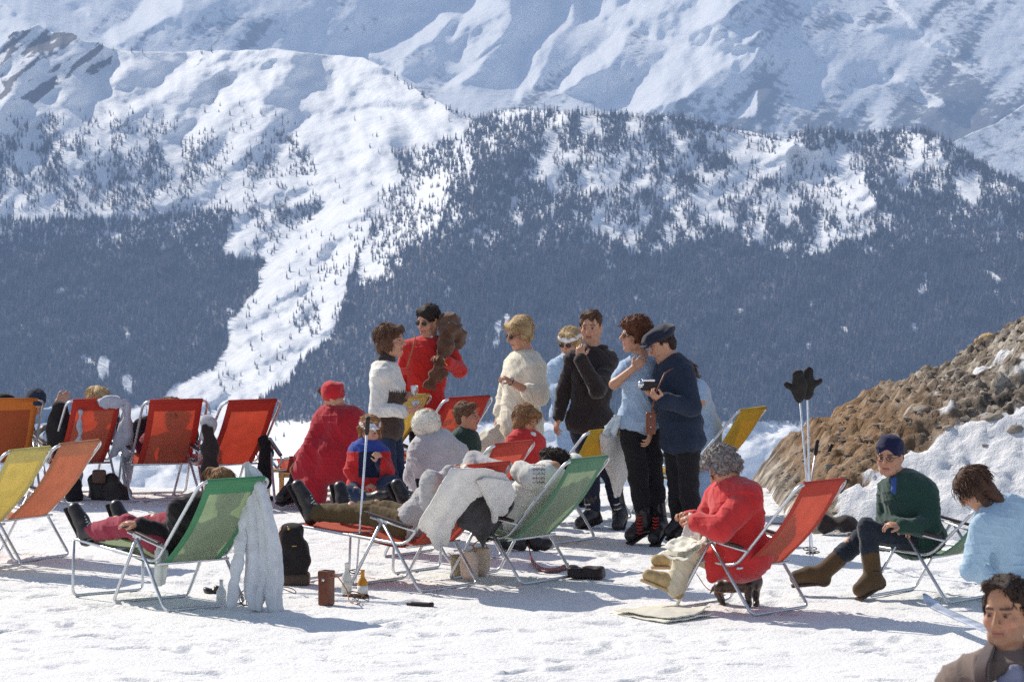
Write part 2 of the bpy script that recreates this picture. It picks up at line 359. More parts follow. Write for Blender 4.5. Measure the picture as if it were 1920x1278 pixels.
for q, i in enumerate(li):
    Vt, Ft, _, fc = tree_geo(1, base[i:i+1]*0, hg[i:i+1], rd[i:i+1]*1.1, 100+q, 0)
    e = empty('larch_tree' if lar[i] else 'spruce_tree', tuple(base[i]))
    side = 'on the open alp left of the avalanche gully' if px_[i] < 560 else ('in the white avalanche gully' if bulge(px_[i:i+1], py_[i:i+1])[0] < .1 else 'on the snow-patched wooded ridge')
    tag(e, ('bare brownish larch standing alone ' if lar[i] else 'small dark spruce standing alone ')+side, 'tree', ('lone larches ' if lar[i] else 'lone spruces ')+side)
    m = m_larch if lar[i] else m_con
    Vt = Vt+base[i]
    mkmesh('crown', Vt[:21], Ft[:18], m, e, smooth=False)
    mkmesh('trunk', Vt[21:], Ft[18:]-21, mat('bark', (.06, .045, .04), bump=0), e, smooth=False)

# --- air between the terrace and the mountains
def haze_box():
    x0, x1, y0, y1, z0, z1 = -3500, 3500, -400, 14500, -900, 1300
    V = [(x, y, z) for z in (z0, z1) for y in (y0, y1) for x in (x0, x1)]
    Fc = [(0, 2, 3, 1), (4, 5, 7, 6), (0, 1, 5, 4), (2, 6, 7, 3), (0, 4, 6, 2), (1, 3, 7, 5)]
    m = bpy.data.materials.new('haze'); m.use_nodes = True; nt = m.node_tree
    nt.nodes.remove(nt.nodes['Principled BSDF'])
    pv = N(nt, 'ShaderNodeVolumePrincipled'); pv.inputs['Density'].default_value = HAZE; pv.inputs['Color'].default_value = HAZE_COL
    pv.inputs['Anisotropy'].default_value = .0
    nt.links.new(pv.outputs[0], nt.nodes['Material Output'].inputs['Volume'])
    o = mkmesh('haze', V, Fc, m, smooth=False); tag(o, kind='stuff')
HAZE = 0.93e-4; HAZE_COL = (.43, .62, 1.0, 1)
haze_box()
# ======================= terrace snow =======================
m, nt, b = newmat('terrace_snow'); L = nt.links.new
geo = N(nt, 'ShaderNodeNewGeometry')
n1 = N(nt, 'ShaderNodeTexNoise'); n1.inputs['Scale'].default_value = 1.1; n1.inputs['Detail'].default_value = 6; L(geo.outputs['Position'], n1.inputs['Vector'])
cr = N(nt, 'ShaderNodeValToRGB'); cr.color_ramp.elements[0].color = (.75, .74, .74, 1); cr.color_ramp.elements[1].color = (.87, .86, .85, 1); L(n1.outputs[0], cr.inputs[0])
L(cr.outputs[0], b.inputs['Base Color']); b.inputs['Roughness'].default_value = .75; b.inputs['Specular IOR Level'].default_value = .2
n2 = N(nt, 'ShaderNodeTexNoise'); n2.inputs['Scale'].default_value = 28; n2.inputs['Detail'].default_value = 5; n2.inputs['Roughness'].default_value = .65; L(geo.outputs['Position'], n2.inputs['Vector'])
bp = N(nt, 'ShaderNodeBump'); bp.inputs['Strength'].default_value = .8; bp.inputs['Distance'].default_value = .02; L(n2.outputs[0], bp.inputs['Height']); L(bp.outputs[0], b.inputs['Normal'])
M_SNOW = m
gx = np.arange(-6.5, 7.5, .03); gy = np.arange(9, 37.4, .03)
XX, YY = np.meshgrid(gx, gy)
edge = 36.6+.25*np.sin(XX*1.3)+.5*(fbm(XX*1.2, XX*0+3, 4, 3)-.5)
ZZ = .018*(fbm(XX*1.1, YY*1.1, 3, 5)-.5)+.021*(fbm(XX*3.5, YY*3.5, 5, 15, .6)-.5)
pit = fbm(XX*7, YY*7, 3, 25); ZZ += -.022*np.clip(pit-.62, 0, 1)*4
r_ = np.random.RandomState(21)
for i in range(420):                                        # boot prints
    fx_, fy_ = r_.uniform(-5.5, 5.5), r_.uniform(23, 36.3); a_ = r_.uniform(0, 3.14); i0, j0 = int((fx_+6.5)/.03), int((fy_-9)/.03)
    sl_ = (slice(max(j0-8, 0), j0+9), slice(max(i0-8, 0), i0+9)); dx_, dy_ = XX[sl_]-fx_, YY[sl_]-fy_; u_ = dx_*math.cos(a_)+dy_*math.sin(a_); v_ = -dx_*math.sin(a_)+dy_*math.cos(a_)
    q_ = (u_/.15)**2+(v_/.06)**2; ZZ[sl_] += -.024*np.exp(-q_**2)+.010*np.exp(-((q_-1.8)/.7)**2)
ZZ = np.minimum(ZZ, .014)
drop = np.clip(YY-edge, 0, 10); ZZ -= drop*1.3
tag(mkmesh('snow_ground', np.stack([XX, YY, ZZ], 2).reshape(-1, 3), grid_faces(len(gy), len(gx)), M_SNOW), kind='structure')
# wide apron round it, falling away past the terrace edge
ax = np.linspace(-60, 60, 121); ay = np.concatenate([np.linspace(-20, 36.3, 60), np.linspace(36.8, 90, 50)])
AX, AY = np.meshgrid(ax, ay); AZ = -.06-np.clip(AY-36.3, 0, 99)*.9-.15*fbm(AX*.6, AY*.6, 3, 4)*0
inside = (AX > -6.6) & (AX < 7.4) & (AY > 8.9)
AZ = np.where((AX > -6.3) & (AX < 7.2) & (AY > 9.3), AZ-.2, AZ+.05)
tag(mkmesh('snow_apron', np.stack([AX, AY, AZ], 2).reshape(-1, 3), grid_faces(len(ay), len(ax)), M_SNOW), kind='structure')
# ======================= implicit-surface modelling =======================
def A3(v): return np.array(v, dtype=np.float64)
def unit(v):
    v = A3(v); n = np.linalg.norm(v); return v/n if n > 1e-9 else A3((0, 0, 1))
class Sdf:
    def __init__(s, k=.012): s.ops = []; s.k = k
    def cap(s, a, b, ra, rb=None, k=None, flat=None, tagc=0):
        """tapered capsule; flat=(axis, factor) squashes it along the axis"""
        s.ops.append(('c', A3(a), A3(b), ra, ra if rb is None else rb, s.k if k is None else k, flat, tagc)); return s
    def chain(s, pts, rs, **kw):
        for i in range(len(pts)-1): s.cap(pts[i], pts[i+1], rs[i], rs[i+1], **kw)
        return s
    def ell(s, c, r, M=None, k=None, sub=False, tagc=0):
        M = np.eye(3) if M is None else np.array(M)           # rows = local axes
        s.ops.append(('s' if sub else 'e', A3(c), np.array(r, float), M, s.k if k is None else k, tagc)); return s
    def cut(s, p, n, k=.003): s.ops.append(('p', A3(p), unit(n), k)); return s
    def box(s, c, r, M=None, rnd_=.01, k=None, tagc=0):
        M = np.eye(3) if M is None else np.array(M)
        s.ops.append(('b', A3(c), np.array(r, float), M, rnd_, s.k if k is None else k, tagc)); return s
    def bounds(s):
        lo = A3((1e9,)*3); hi = -lo
        for o in s.ops:
            if o[0] == 'c':
                r = max(o[3], o[4]); lo = np.minimum(lo, np.minimum(o[1], o[2])-r); hi = np.maximum(hi, np.maximum(o[1], o[2])+r)
            elif o[0] in 'eb':
                r = np.linalg.norm(o[2]) if o[0] == 'b' else max(o[2]); lo = np.minimum(lo, o[1]-r); hi = np.maximum(hi, o[1]+r)
        return lo, hi
    def mesh(s, h=.007, noise=None, smooth=0):
        lo, hi = s.bounds(); pad = .025+2*h; lo = lo-pad; hi = hi+pad
        n = np.ceil((hi-lo)/h).astype(int)+1
        fld = np.full(tuple(n), .06, np.float32); ids = np.zeros(tuple(n), np.int16)
        ax = [lo[i]+np.arange(n[i])*h for i in range(3)]
        for o in s.ops:
            t = o[0]
            if t == 'p':
                _, p, nn, k = o
                X, Y, Z = np.meshgrid(*ax, indexing='ij', sparse=True)
                d = (X-p[0])*nn[0]+(Y-p[1])*nn[1]+(Z-p[2])*nn[2]
                fld = np.maximum(fld, d.astype(np.float32)); continue
            if t == 'c': r = max(o[3], o[4]); bl = np.minimum(o[1], o[2])-r; bh = np.maximum(o[1], o[2])+r; k = o[5]; tc = o[7]
            elif t == 'b': r = np.linalg.norm(o[2]); bl = o[1]-r; bh = o[1]+r; k = o[5]; tc = o[6]
            else: r = max(o[2]); bl = o[1]-r; bh = o[1]+r; k = o[4]; tc = o[5]
            m = k*1.5+2.5*h+.012
            i0 = np.clip(((bl-m-lo)/h).astype(int), 0, n-1); i1 = np.clip(((bh+m-lo)/h).astype(int)+2, 1, n)
            sl_ = tuple(slice(i0[i], i1[i]) for i in range(3))
            X, Y, Z = np.meshgrid(*[ax[i][sl_[i]] for i in range(3)], indexing='ij', sparse=True)
            if t == 'c':
                _, a, b, ra, rb, k, flat, tc = o
                ab = b-a; px = X-a[0]; py = Y-a[1]; pz = Z-a[2]
                if flat is not None:
                    fn = unit(flat[0]); e = 1/flat[1]-1; dd = (px*fn[0]+py*fn[1]+pz*fn[2])*e
                    px = px+dd*fn[0]; py = py+dd*fn[1]; pz = pz+dd*fn[2]; ab = ab+fn*float(ab@fn)*e
                L2 = max(float(ab@ab), 1e-9)
                tt = np.clip((px*ab[0]+py*ab[1]+pz*ab[2])/L2, 0, 1)
                d = np.sqrt((px-tt*ab[0])**2+(py-tt*ab[1])**2+(pz-tt*ab[2])**2)-(ra+(rb-ra)*tt)
            elif t == 'b':
                _, c, r3, M, rr, k, tc = o
                px = X-c[0]; py = Y-c[1]; pz = Z-c[2]; q = []
                for i in range(3): q.append(np.abs(px*M[i, 0]+py*M[i, 1]+pz*M[i, 2])-(r3[i]-rr))
                d = np.sqrt(np.maximum(q[0], 0)**2+np.maximum(q[1], 0)**2+np.maximum(q[2], 0)**2)+np.minimum(np.maximum(np.maximum(q[0], q[1]), q[2]), 0)-rr
            else:
                _, c, r3, M, k, tc = o
                px = X-c[0]; py = Y-c[1]; pz = Z-c[2]
                q = 0; g = 0
                for i in range(3):
                    l = (px*M[i, 0]+py*M[i, 1]+pz*M[i, 2])/r3[i]; q = q+l*l; g = g+(l/r3[i])**2
                k0 = np.sqrt(q); d = k0*(k0-1)/np.maximum(np.sqrt(g), 1e-6)
            d = d.astype(np.float32); f = fld[sl_]
            if t == 's':
                hh = np.clip(.5-.5*(f+d)/k, 0, 1); fld[sl_] = f*(1-hh)-d*hh+k*hh*(1-hh)
            else:
                ids[sl_] = np.where(d < f, tc, ids[sl_])
                hh = np.clip(.5+.5*(f-d)/k, 0, 1); fld[sl_] = f*(1-hh)+d*hh-k*hh*(1-hh)
        if noise is not None:
            X, Y, Z = np.meshgrid(*ax, indexing='ij', sparse=True); band = np.abs(fld) < .05
            fld = fld+np.where(band, noise(X, Y, Z), 0).astype(np.float32)
        return surfnet(fld, ids, lo, h)
def surfnet(f, ids, lo, h):
    ins = f < 0; nx, ny, nz = f.shape
    cnt = np.zeros((nx-1, ny-1, nz-1), np.uint8)
    for a in (0, 1):
        for b in (0, 1):
            for c in (0, 1): cnt += ins[a:nx-1+a, b:ny-1+b, c:nz-1+c]
    act = np.argwhere((cnt > 0) & (cnt < 8))
    if len(act) == 0: return np.zeros((0, 3)), np.zeros((0, 4), int), np.zeros(0, int)
    idx = np.full(cnt.shape, -1, np.int64); idx[tuple(act.T)] = np.arange(len(act))
    acc = np.zeros((len(act), 3)); num = np.zeros(len(act))
    cor = [(a, b, c) for a in (0, 1) for b in (0, 1) for c in (0, 1)]
    i, j, k = act.T
    val = {c: f[i+c[0], j+c[1], k+c[2]].astype(np.float64) for c in cor}
    for a in cor:
        for ax_ in range(3):
            if a[ax_]: continue
            b = list(a); b[ax_] = 1; b = tuple(b)
            va, vb = val[a], val[b]; m = (va < 0) != (vb < 0)
            t = np.where(m, va/np.where(m, va-vb, 1), 0)
            p = np.array(a, float)[None, :]+np.zeros((len(act), 3)); p[:, ax_] += t
            acc += np.where(m[:, None], p, 0); num += m
    V = lo+(act+acc/num[:, None])*h
    Fs = []
    for ax_ in range(3):
        s0 = [slice(None)]*3; s1 = [slice(None)]*3; s0[ax_] = slice(0, -1); s1[ax_] = slice(1, None)
        a, b = ins[tuple(s0)], ins[tuple(s1)]
        e = np.argwhere(a != b); u, v = [(1, 2), (2, 0), (0, 1)][ax_]
        ok = (e[:, u] > 0) & (e[:, v] > 0) & (e[:, u] < f.shape[u]-1) & (e[:, v] < f.shape[v]-1); e = e[ok]
        fl = a[tuple(e.T)]
        def at(du, dv):
            q = e.copy(); q[:, u] += du; q[:, v] += dv; return idx[tuple(q.T)]
        q = np.stack([at(-1, -1), at(0, -1), at(0, 0), at(-1, 0)], 1)
        q[~fl] = q[~fl][:, ::-1]; Fs.append(q)
    return V, np.concatenate(Fs), ids[i, j, k]
def fold_noise(amp=.004, fr=42., seed=0):
    r = np.random.RandomState(seed); D = r.normal(size=(5, 3)); D /= np.linalg.norm(D, axis=1)[:, None]; ph = r.rand(5)*6
    fs = fr*np.array([1, 1.37, .62, 1.9, .8]); am = amp*np.array([1, .7, 1.1, .35, .8])
    def f(X, Y, Z):
        s = 0
        for d, p, q, a in zip(D, ph, fs, am): s = s+a*np.sin((X*d[0]+Y*d[1]+Z*d[2])*q+p+1.3*np.sin((Z*d[0]-X*d[2])*q*.6+p))
        return s
    return f
def curl_noise(amp=.006, fr=170., seed=0): return fold_noise(amp, fr, seed+50)

# ---------- thin things
def tubemesh(pts, r, closed=False, seg=8):
    pts = [A3(p) for p in pts]; n = len(pts); V = []; Fc = []
    rr = r if hasattr(r, '__len__') else [r]*n; up = None
    for i in range(n):
        if closed: t = pts[(i+1) % n]-pts[i-1]
        else: t = pts[min(i+1, n-1)]-pts[max(i-1, 0)]
        t = unit(t)
        if up is None: up = A3((0, 0, 1)) if abs(t[2]) < .9 else A3((1, 0, 0))
        sd = unit(np.cross(t, up)); up = np.cross(sd, t)
        for j in range(seg):
            a = 2*math.pi*j/seg; V.append(pts[i]+(sd*math.cos(a)+up*math.sin(a))*rr[i])
    for i in range(n if closed else n-1):
        for j in range(seg):
            a = i*seg+j; b = i*seg+(j+1) % seg; c = ((i+1) % n)*seg+(j+1) % seg; d = ((i+1) % n)*seg+j; Fc.append((a, d, c, b))
    if not closed: Fc.append(tuple(range(seg))); Fc.append(tuple(range(n*seg-1, (n-1)*seg-1, -1)))
    return V, Fc
def bend(pts, rad=.06, n=5):
    """round the inner corners of a polyline"""
    pts = [A3(p) for p in pts]; out = [pts[0]]
    for i in range(1, len(pts)-1):
        a, b, c = pts[i-1], pts[i], pts[i+1]; u = unit(a-b); v = unit(c-b)
        r = min(rad, np.linalg.norm(a-b)*.45, np.linalg.norm(c-b)*.45); p, q = b+u*r, b+v*r
        for k in range(n+1): t = k/n; out.append((1-t)**2*p+2*t*(1-t)*b+t*t*q)
    out.append(pts[-1]); return out
class MB:
    def __init__(s): s.V = []; s.F = []
    def add(s, V, Fc):
        o = len(s.V); s.V += [tuple(map(float, v)) for v in V]; s.F += [tuple(int(i)+o for i in f) for f in Fc]; return s
    def tube(s, pts, r, closed=False, seg=8): return s.add(*tubemesh(pts, r, closed, seg))
    def box(s, c, hx, hy, hz, M=None, bev=0):
        M = np.eye(3) if M is None else np.array(M); c = A3(c); h = [hx, hy, hz]
        if bev <= 0:
            V = [c+M[0]*hx*a+M[1]*hy*b+M[2]*hz*d for a in (-1, 1) for b in (-1, 1) for d in (-1, 1)]
            return s.add(V, [(0, 1, 3, 2), (4, 6, 7, 5), (0, 4, 5, 1), (2, 3, 7, 6), (0, 2, 6, 4), (1, 5, 7, 3)])
        b_ = Sdf(.001); b_.box(c, h, M, bev); V, Fc, _ = b_.mesh(max(.004, min(h)/6)); return s.add(V, Fc)
    def lathe(s, base, prof, seg=20, axis=(0, 0, 1)):
        ax = unit(axis); u = unit(np.cross(ax, (1, .3, .1))); v = np.cross(ax, u); V = []; Fc = []
        for z, r in prof:
            for j in range(seg):
                a = 2*math.pi*j/seg; V.append(A3(base)+ax*z+(u*math.cos(a)+v*math.sin(a))*r)
        for i in range(len(prof)-1):
            for j in range(seg): Fc.append((i*seg+j, i*seg+(j+1) % seg, (i+1)*seg+(j+1) % seg, (i+1)*seg+j))
        Fc.append(tuple(range(seg-1, -1, -1))); Fc.append(tuple(range((len(prof)-1)*seg, len(prof)*seg))); return s.add(V, Fc)
    def build(s, name, m, parent=None, smooth=True): return mkmesh(name, s.V, s.F, m, parent, smooth)
def catmull(ctrl, n, axis=0):
    c = np.moveaxis(np.asarray(ctrl, float), axis, 0); k = len(c)
    e = np.concatenate([2*c[:1]-c[1:2], c, 2*c[-1:]-c[-2:-1]]); t = np.linspace(0, k-1-1e-9, n); i = t.astype(int); f = (t-i).reshape((-1,)+(1,)*(c.ndim-1))
    p0, p1, p2, p3 = e[i], e[i+1], e[i+2], e[i+3]
    out = .5*((2*p1)+(-p0+p2)*f+(2*p0-5*p1+4*p2-p3)*f**2+(-p0+3*p1-3*p2+p3)*f**3)
    return np.moveaxis(out, 0, axis)
def cloth(name, ctrl, m, parent=None, th=.006, nu=30, nv=30, fold=0., freq=3, fdir=1, seed=0, crump=0.):
    """cloth sheet through a net of control points [rows][cols], thickened, with soft folds"""
    c = np.array([[tuple(p) for p in r] for r in ctrl], float); g = catmull(catmull(c, nv, 0), nu, 1)
    du = np.gradient(g, axis=1); dv = np.gradient(g, axis=0); nn = np.cross(du, dv); nn /= np.linalg.norm(nn, axis=2)[:, :, None]+1e-9
    V_, U_ = np.meshgrid(np.linspace(0, 1, nv), np.linspace(0, 1, nu), indexing='ij')
    ph = seed*1.7; w_ = U_ if fdir else V_; o_ = V_ if fdir else U_
    d = fold*np.sin(w_*freq*2*math.pi+ph+1.2*np.sin(o_*3+ph))*(.35+.65*o_)+crump*(fbm(U_*6+seed, V_*6, 4, seed)-.5)*2
    g = g+nn*d[:, :, None]
    du = np.gradient(g, axis=1); dv = np.gradient(g, axis=0); nn = np.cross(du, dv); nn /= np.linalg.norm(nn, axis=2)[:, :, None]+1e-9
    a = (g+nn*th/2).reshape(-1, 3); b = (g-nn*th/2).reshape(-1, 3); q = grid_faces(nv, nu); n = nu*nv
    Fc = [tuple(f) for f in q]+[tuple(f[::-1]+n) for f in q]
    br = [i for i in range(nu)]+[nu*r+nu-1 for r in range(1, nv)]+[nu*(nv-1)+i for i in range(nu-2, -1, -1)]+[nu*r for r in range(nv-2, 0, -1)]
    for i in range(len(br)):
        p_, q_ = br[i], br[(i+1) % len(br)]; Fc.append((q_, p_, p_+n, q_+n))
    uv = np.concatenate([np.stack([U_.ravel(), V_.ravel()], 1)]*2)
    return mkmesh(name, np.concatenate([a, b]), Fc, m, parent, uvs=uv)
# ======================= earth and rubble bank on the right =======================
def bank_z(X, Y):
    crest = np.interp(X, [1.98, 2.23, 2.33, 2.52, 2.74, 3.0, 3.47, 3.94, 4.22, 4.5, 5.5, 7], [-.4, -.08, .07, .25, .45, .60, .87, 1.05, 1.21, 1.40, 1.9, 2.3])
    front = (Y-(31.9+.35*np.clip(4.2-X, 0, 2)*1.1-.3*np.clip(X-4.2, 0, 2)))*.47
    front = np.where(front > 0, front, front)
    back = (37.6-Y)*1.2+.9
    z = np.minimum(np.minimum(crest*1.02, front), back)
    n = fbm(X*2.2, Y*2.2, 6, 7, .6)-.5; n2 = fbm(X*9, Y*9, 4, 17, .6)-.5
    return z, z+(.26*n+.24*n2)*np.clip(z*3.2, 0, 1), .20*n2*np.clip(z*3.2, 0, 1)
bx = np.arange(1.6, 8.0, .028); by = np.arange(30.6, 38.6, .035)
BX, BY = np.meshgrid(bx, by); z0, BZ, N2 = bank_z(BX, BY)
thr = np.interp(BX, [1.6, 2.45, 2.65, 2.88, 3.28, 3.83, 4.4, 6], [-.3, -.05, .06, .23, .53, .87, 1.18, 1.9])
snowy = np.clip(.5+(thr-z0)*5-.1+(fbm(BX*2.2, BY*2.2, 5, 33, .6)-.5)*4.6, 0, 1)
snowy = np.where(BY > 36.2, 0, snowy)
lump = np.abs(fbm(BX*3.2, BY*3.2, 5, 35, .6)-.5)*2
BZ = BZ-snowy*N2+snowy*(.05+.07*(.5-lump))*np.clip(z0*5+.3, 0, 1)
BZ = np.where(z0 < -.02, np.minimum(BZ, -.06), BZ)
och = .75*np.clip(1.1-np.abs((BX-2.9))*1.2+(fbm(BX, BY, 3, 5)-.5), 0, 1)*np.clip((z0/np.maximum(np.interp(BX, [1.9, 2.6, 3.35, 4.5], [.1, .3, .7, 1.6]), .1)-.62)*5, 0, 1)
m, nt, b = newmat('bank_earth'); L = nt.links.new
at = N(nt, 'ShaderNodeAttribute', attribute_name='col'); sp = N(nt, 'ShaderNodeSeparateColor'); L(at.outputs['Color'], sp.inputs[0])
geo = N(nt, 'ShaderNodeNewGeometry')
na = N(nt, 'ShaderNodeTexNoise'); na.inputs['Scale'].default_value = 3.5; na.inputs['Detail'].default_value = 8; na.inputs['Roughness'].default_value = .7; L(geo.outputs['Position'], na.inputs['Vector'])
vo = N(nt, 'ShaderNodeTexVoronoi'); vo.inputs['Scale'].default_value = 17; L(geo.outputs['Position'], vo.inputs['Vector'])
cr = N(nt, 'ShaderNodeValToRGB'); e_ = cr.color_ramp.elements; e_[0].position = .36; e_[0].color = (.045, .032, .024, 1); e_[1].position = .66; e_[1].color = (.50, .45, .38, 1); x_ = cr.color_ramp.elements.new(.5); x_.color = (.20, .155, .115, 1)
L(na.outputs[0], cr.inputs[0])
vr = N(nt, 'ShaderNodeMapRange'); vr.inputs['To Min'].default_value = .6; vr.inputs['To Max'].default_value = 1.5; L(vo.outputs['Color'], vr.inputs[0])
sc_ = N(nt, 'ShaderNodeVectorMath', operation='SCALE'); L(cr.outputs[0], sc_.inputs[0]); L(vr.outputs[0], sc_.inputs['Scale'])
mo = N(nt, 'ShaderNodeMix', data_type='RGBA'); L(sp.outputs[1], mo.inputs[0]); L(sc_.outputs[0], mo.inputs[6]); mo.inputs[7].default_value = (.24, .125, .045, 1)
ms = N(nt, 'ShaderNodeMix', data_type='RGBA'); L(sp.outputs[0], ms.inputs[0]); L(mo.outputs[2], ms.inputs[6]); ms.inputs[7].default_value = (.80, .80, .82, 1); L(ms.outputs[2], b.inputs['Base Color'])
b.inputs['Roughness'].default_value = .9
bp = N(nt, 'ShaderNodeBump'); bp.inputs['Strength'].default_value = 1.0; bp.inputs['Distance'].default_value = .09; L(na.outputs[0], bp.inputs['Height']); L(bp.outputs[0], b.inputs['Normal'])
sn = np.clip((snowy-.5)*8+.5, 0, 1)
tag(mkmesh('earth_bank', np.stack([BX, BY, BZ], 2).reshape(-1, 3), grid_faces(len(by), len(bx)), m, cols=np.stack([sn, och, sn*0], 2).reshape(-1, 3)), kind='structure')
M_ROCK = mat('rubble_rock', (.30, .25, .20), var=.5, vs=6, bump=.8, bs=40, rough=.9)
def rock_mesh(c, r, seed, sub=2):
    rr = np.random.RandomState(seed); import bmesh
    bm = bmesh.new(); bmesh.ops.create_icosphere(bm, subdivisions=sub, radius=1); V = np.array([v.co[:] for v in bm.verts]); Fc = [[v.index for v in f.verts] for f in bm.faces]; bm.free()
    for k in range(7):
        n = unit(rr.normal(size=3)); d = rr.uniform(.45, .8); s_ = V@n; V = V-np.outer(np.maximum(s_-d, 0), n)
    V = V*np.array(r)+V*(.05*rr.normal(size=(len(V), 1)))*np.mean(r); return V+A3(c) if False else V+np.array(c), Fc
rr = np.random.RandomState(3); RV, RF = [], []
def zat(x, y): i = min(max(int((x-1.6)/.028), 0), len(bx)-1); j = min(max(int((y-30.6)/.035), 0), len(by)-1); return BZ[j, i], sn[j, i], z0[j, i]
k = 0
for i in range(4200):
    x, y = rr.uniform(2.1, 6.5), rr.uniform(32, 37); z, s_, zz = zat(x, y)
    if zz < .05 or (s_ > .5 and rr.rand() > .04): continue
    r = .010+.030*rr.rand()**3; V, Fc = rock_mesh((x, y, z+r*.2), (r*rr.uniform(.8, 1.4), r, r*rr.uniform(.4, .8)), i, 1); RV.append(V); RF += [[a+k for a in f] for f in Fc]; k += len(V)
tag(mkmesh('rubble', np.concatenate(RV), RF, M_ROCK, smooth=False), 'small stones and gravel scattered over the earth bank', 'rubble', kind='stuff')
for i, (px, py, Y, r, lab) in enumerate([(1863, 786, 35.2, .12, 'brown boulder poking out of the snow high on the bank'), (1728, 770, 34.9, .11, 'large pale stone in the middle of the earth bank'), (1625, 800, 34.9, .09, 'grey stone on the bank left of the headscarf woman'),
     (1560, 880, 34.4, .11, 'broad grey rock low on the bank behind the upright poles'), (1500, 900, 34.6, .08, 'small brown rock at the left foot of the bank'), (1790, 700, 35.6, .09, 'pale angular stone near the crest of the bank'), (1905, 800, 35, .10, 'dark stone at the right picture edge on the snowy bank'), (1600, 865, 34.0, .09, 'rounded stone left of the headscarf'), (1780, 805, 34.6, .07, 'brown stone in the snow patch right of the headscarf')]):
    x = (px-960)*Y/F; 
    best = min(np.linspace(32.2, 37, 90), key=lambda yy: abs((YH+F*(HC-zat((px-960)*yy/F, yy)[0])/yy)-py)); x = (px-960)*best/F; z = zat(x, best)[0]
    V, Fc = rock_mesh((x, best, z), (r*.85, r*.7, r*.5), 900+i); tag(mkmesh('rock', V, Fc, M_ROCK, smooth=False), lab, 'rock', 'boulders on the earth bank')
# ======================= deck chairs =======================
M_ALU = mat('brushed_aluminium', (.62, .63, .65), rough=.38, metal=.85, var=.06, bump=.05, vs=60)
M_ARM = mat('dark_arm_rest', (.06, .035, .03), rough=.45, bump=0)
def sling_mat(name, hem, mid, trans=.28):
    if name in MATS: return MATS[name]
    m, nt, b = newmat(name); L = nt.links.new
    uv = N(nt, 'ShaderNodeUVMap', uv_map='uv'); sp = N(nt, 'ShaderNodeSeparateXYZ'); L(uv.outputs[0], sp.inputs[0])
    def mth(op, a, b_=None):
        n = N(nt, 'ShaderNodeMath', operation=op)
        for i, v in enumerate((a, b_)):
            if v is None: continue
            if isinstance(v, (int, float)): n.inputs[i].default_value = v
            else: L(v, n.inputs[i])
        return n.outputs[0]
    u = mth('ABSOLUTE', mth('SUBTRACT', sp.outputs[0], .5)); hu = mth('GREATER_THAN', u, .385); hv = mth('LESS_THAN', sp.outputs[1], .075)
    hm = mth('MAXIMUM', hu, hv)
    nz = N(nt, 'ShaderNodeTexNoise'); nz.inputs['Scale'].default_value = 9; nz.inputs['Detail'].default_value = 5
    tc = N(nt, 'ShaderNodeTexCoord'); L(tc.outputs['Object'], nz.inputs['Vector'])
    mr = N(nt, 'ShaderNodeMapRange'); mr.inputs['To Min'].default_value = .82; mr.inputs['To Max'].default_value = 1.15; L(nz.outputs[0], mr.inputs[0])
    mx = N(nt, 'ShaderNodeMix', data_type='RGBA'); L(hm, mx.inputs[0]); mx.inputs[6].default_value = (*mid, 1); mx.inputs[7].default_value = (*hem, 1)
    vm = N(nt, 'ShaderNodeVectorMath', operation='SCALE'); L(mx.outputs[2], vm.inputs[0]); L(mr.outputs[0], vm.inputs['Scale'])
    L(vm.outputs[0], b.inputs['Base Color']); b.inputs['Roughness'].default_value = .9; b.inputs['Specular IOR Level'].default_value = .15
    wv = N(nt, 'ShaderNodeTexNoise'); wv.inputs['Scale'].default_value = 220; L(tc.outputs['Object'], wv.inputs['Vector'])
    bp = N(nt, 'ShaderNodeBump'); bp.inputs['Strength'].default_value = .35; bp.inputs['Distance'].default_value = .003; L(wv.outputs[0], bp.inputs['Height']); L(bp.outputs[0], b.inputs['Normal'])
    tr = N(nt, 'ShaderNodeBsdfTranslucent'); L(vm.outputs[0], tr.inputs['Color'])
    ms = N(nt, 'ShaderNodeMixShader'); tf = mth('MULTIPLY', mth('SUBTRACT', 1.0, mth('MULTIPLY', hm, .65)), trans); L(tf, ms.inputs[0])
    L(b.outputs[0], ms.inputs[1]); L(tr.outputs[0], ms.inputs[2]); L(ms.outputs[0], nt.nodes['Material Output'].inputs[0])
    MATS[name] = m; return m
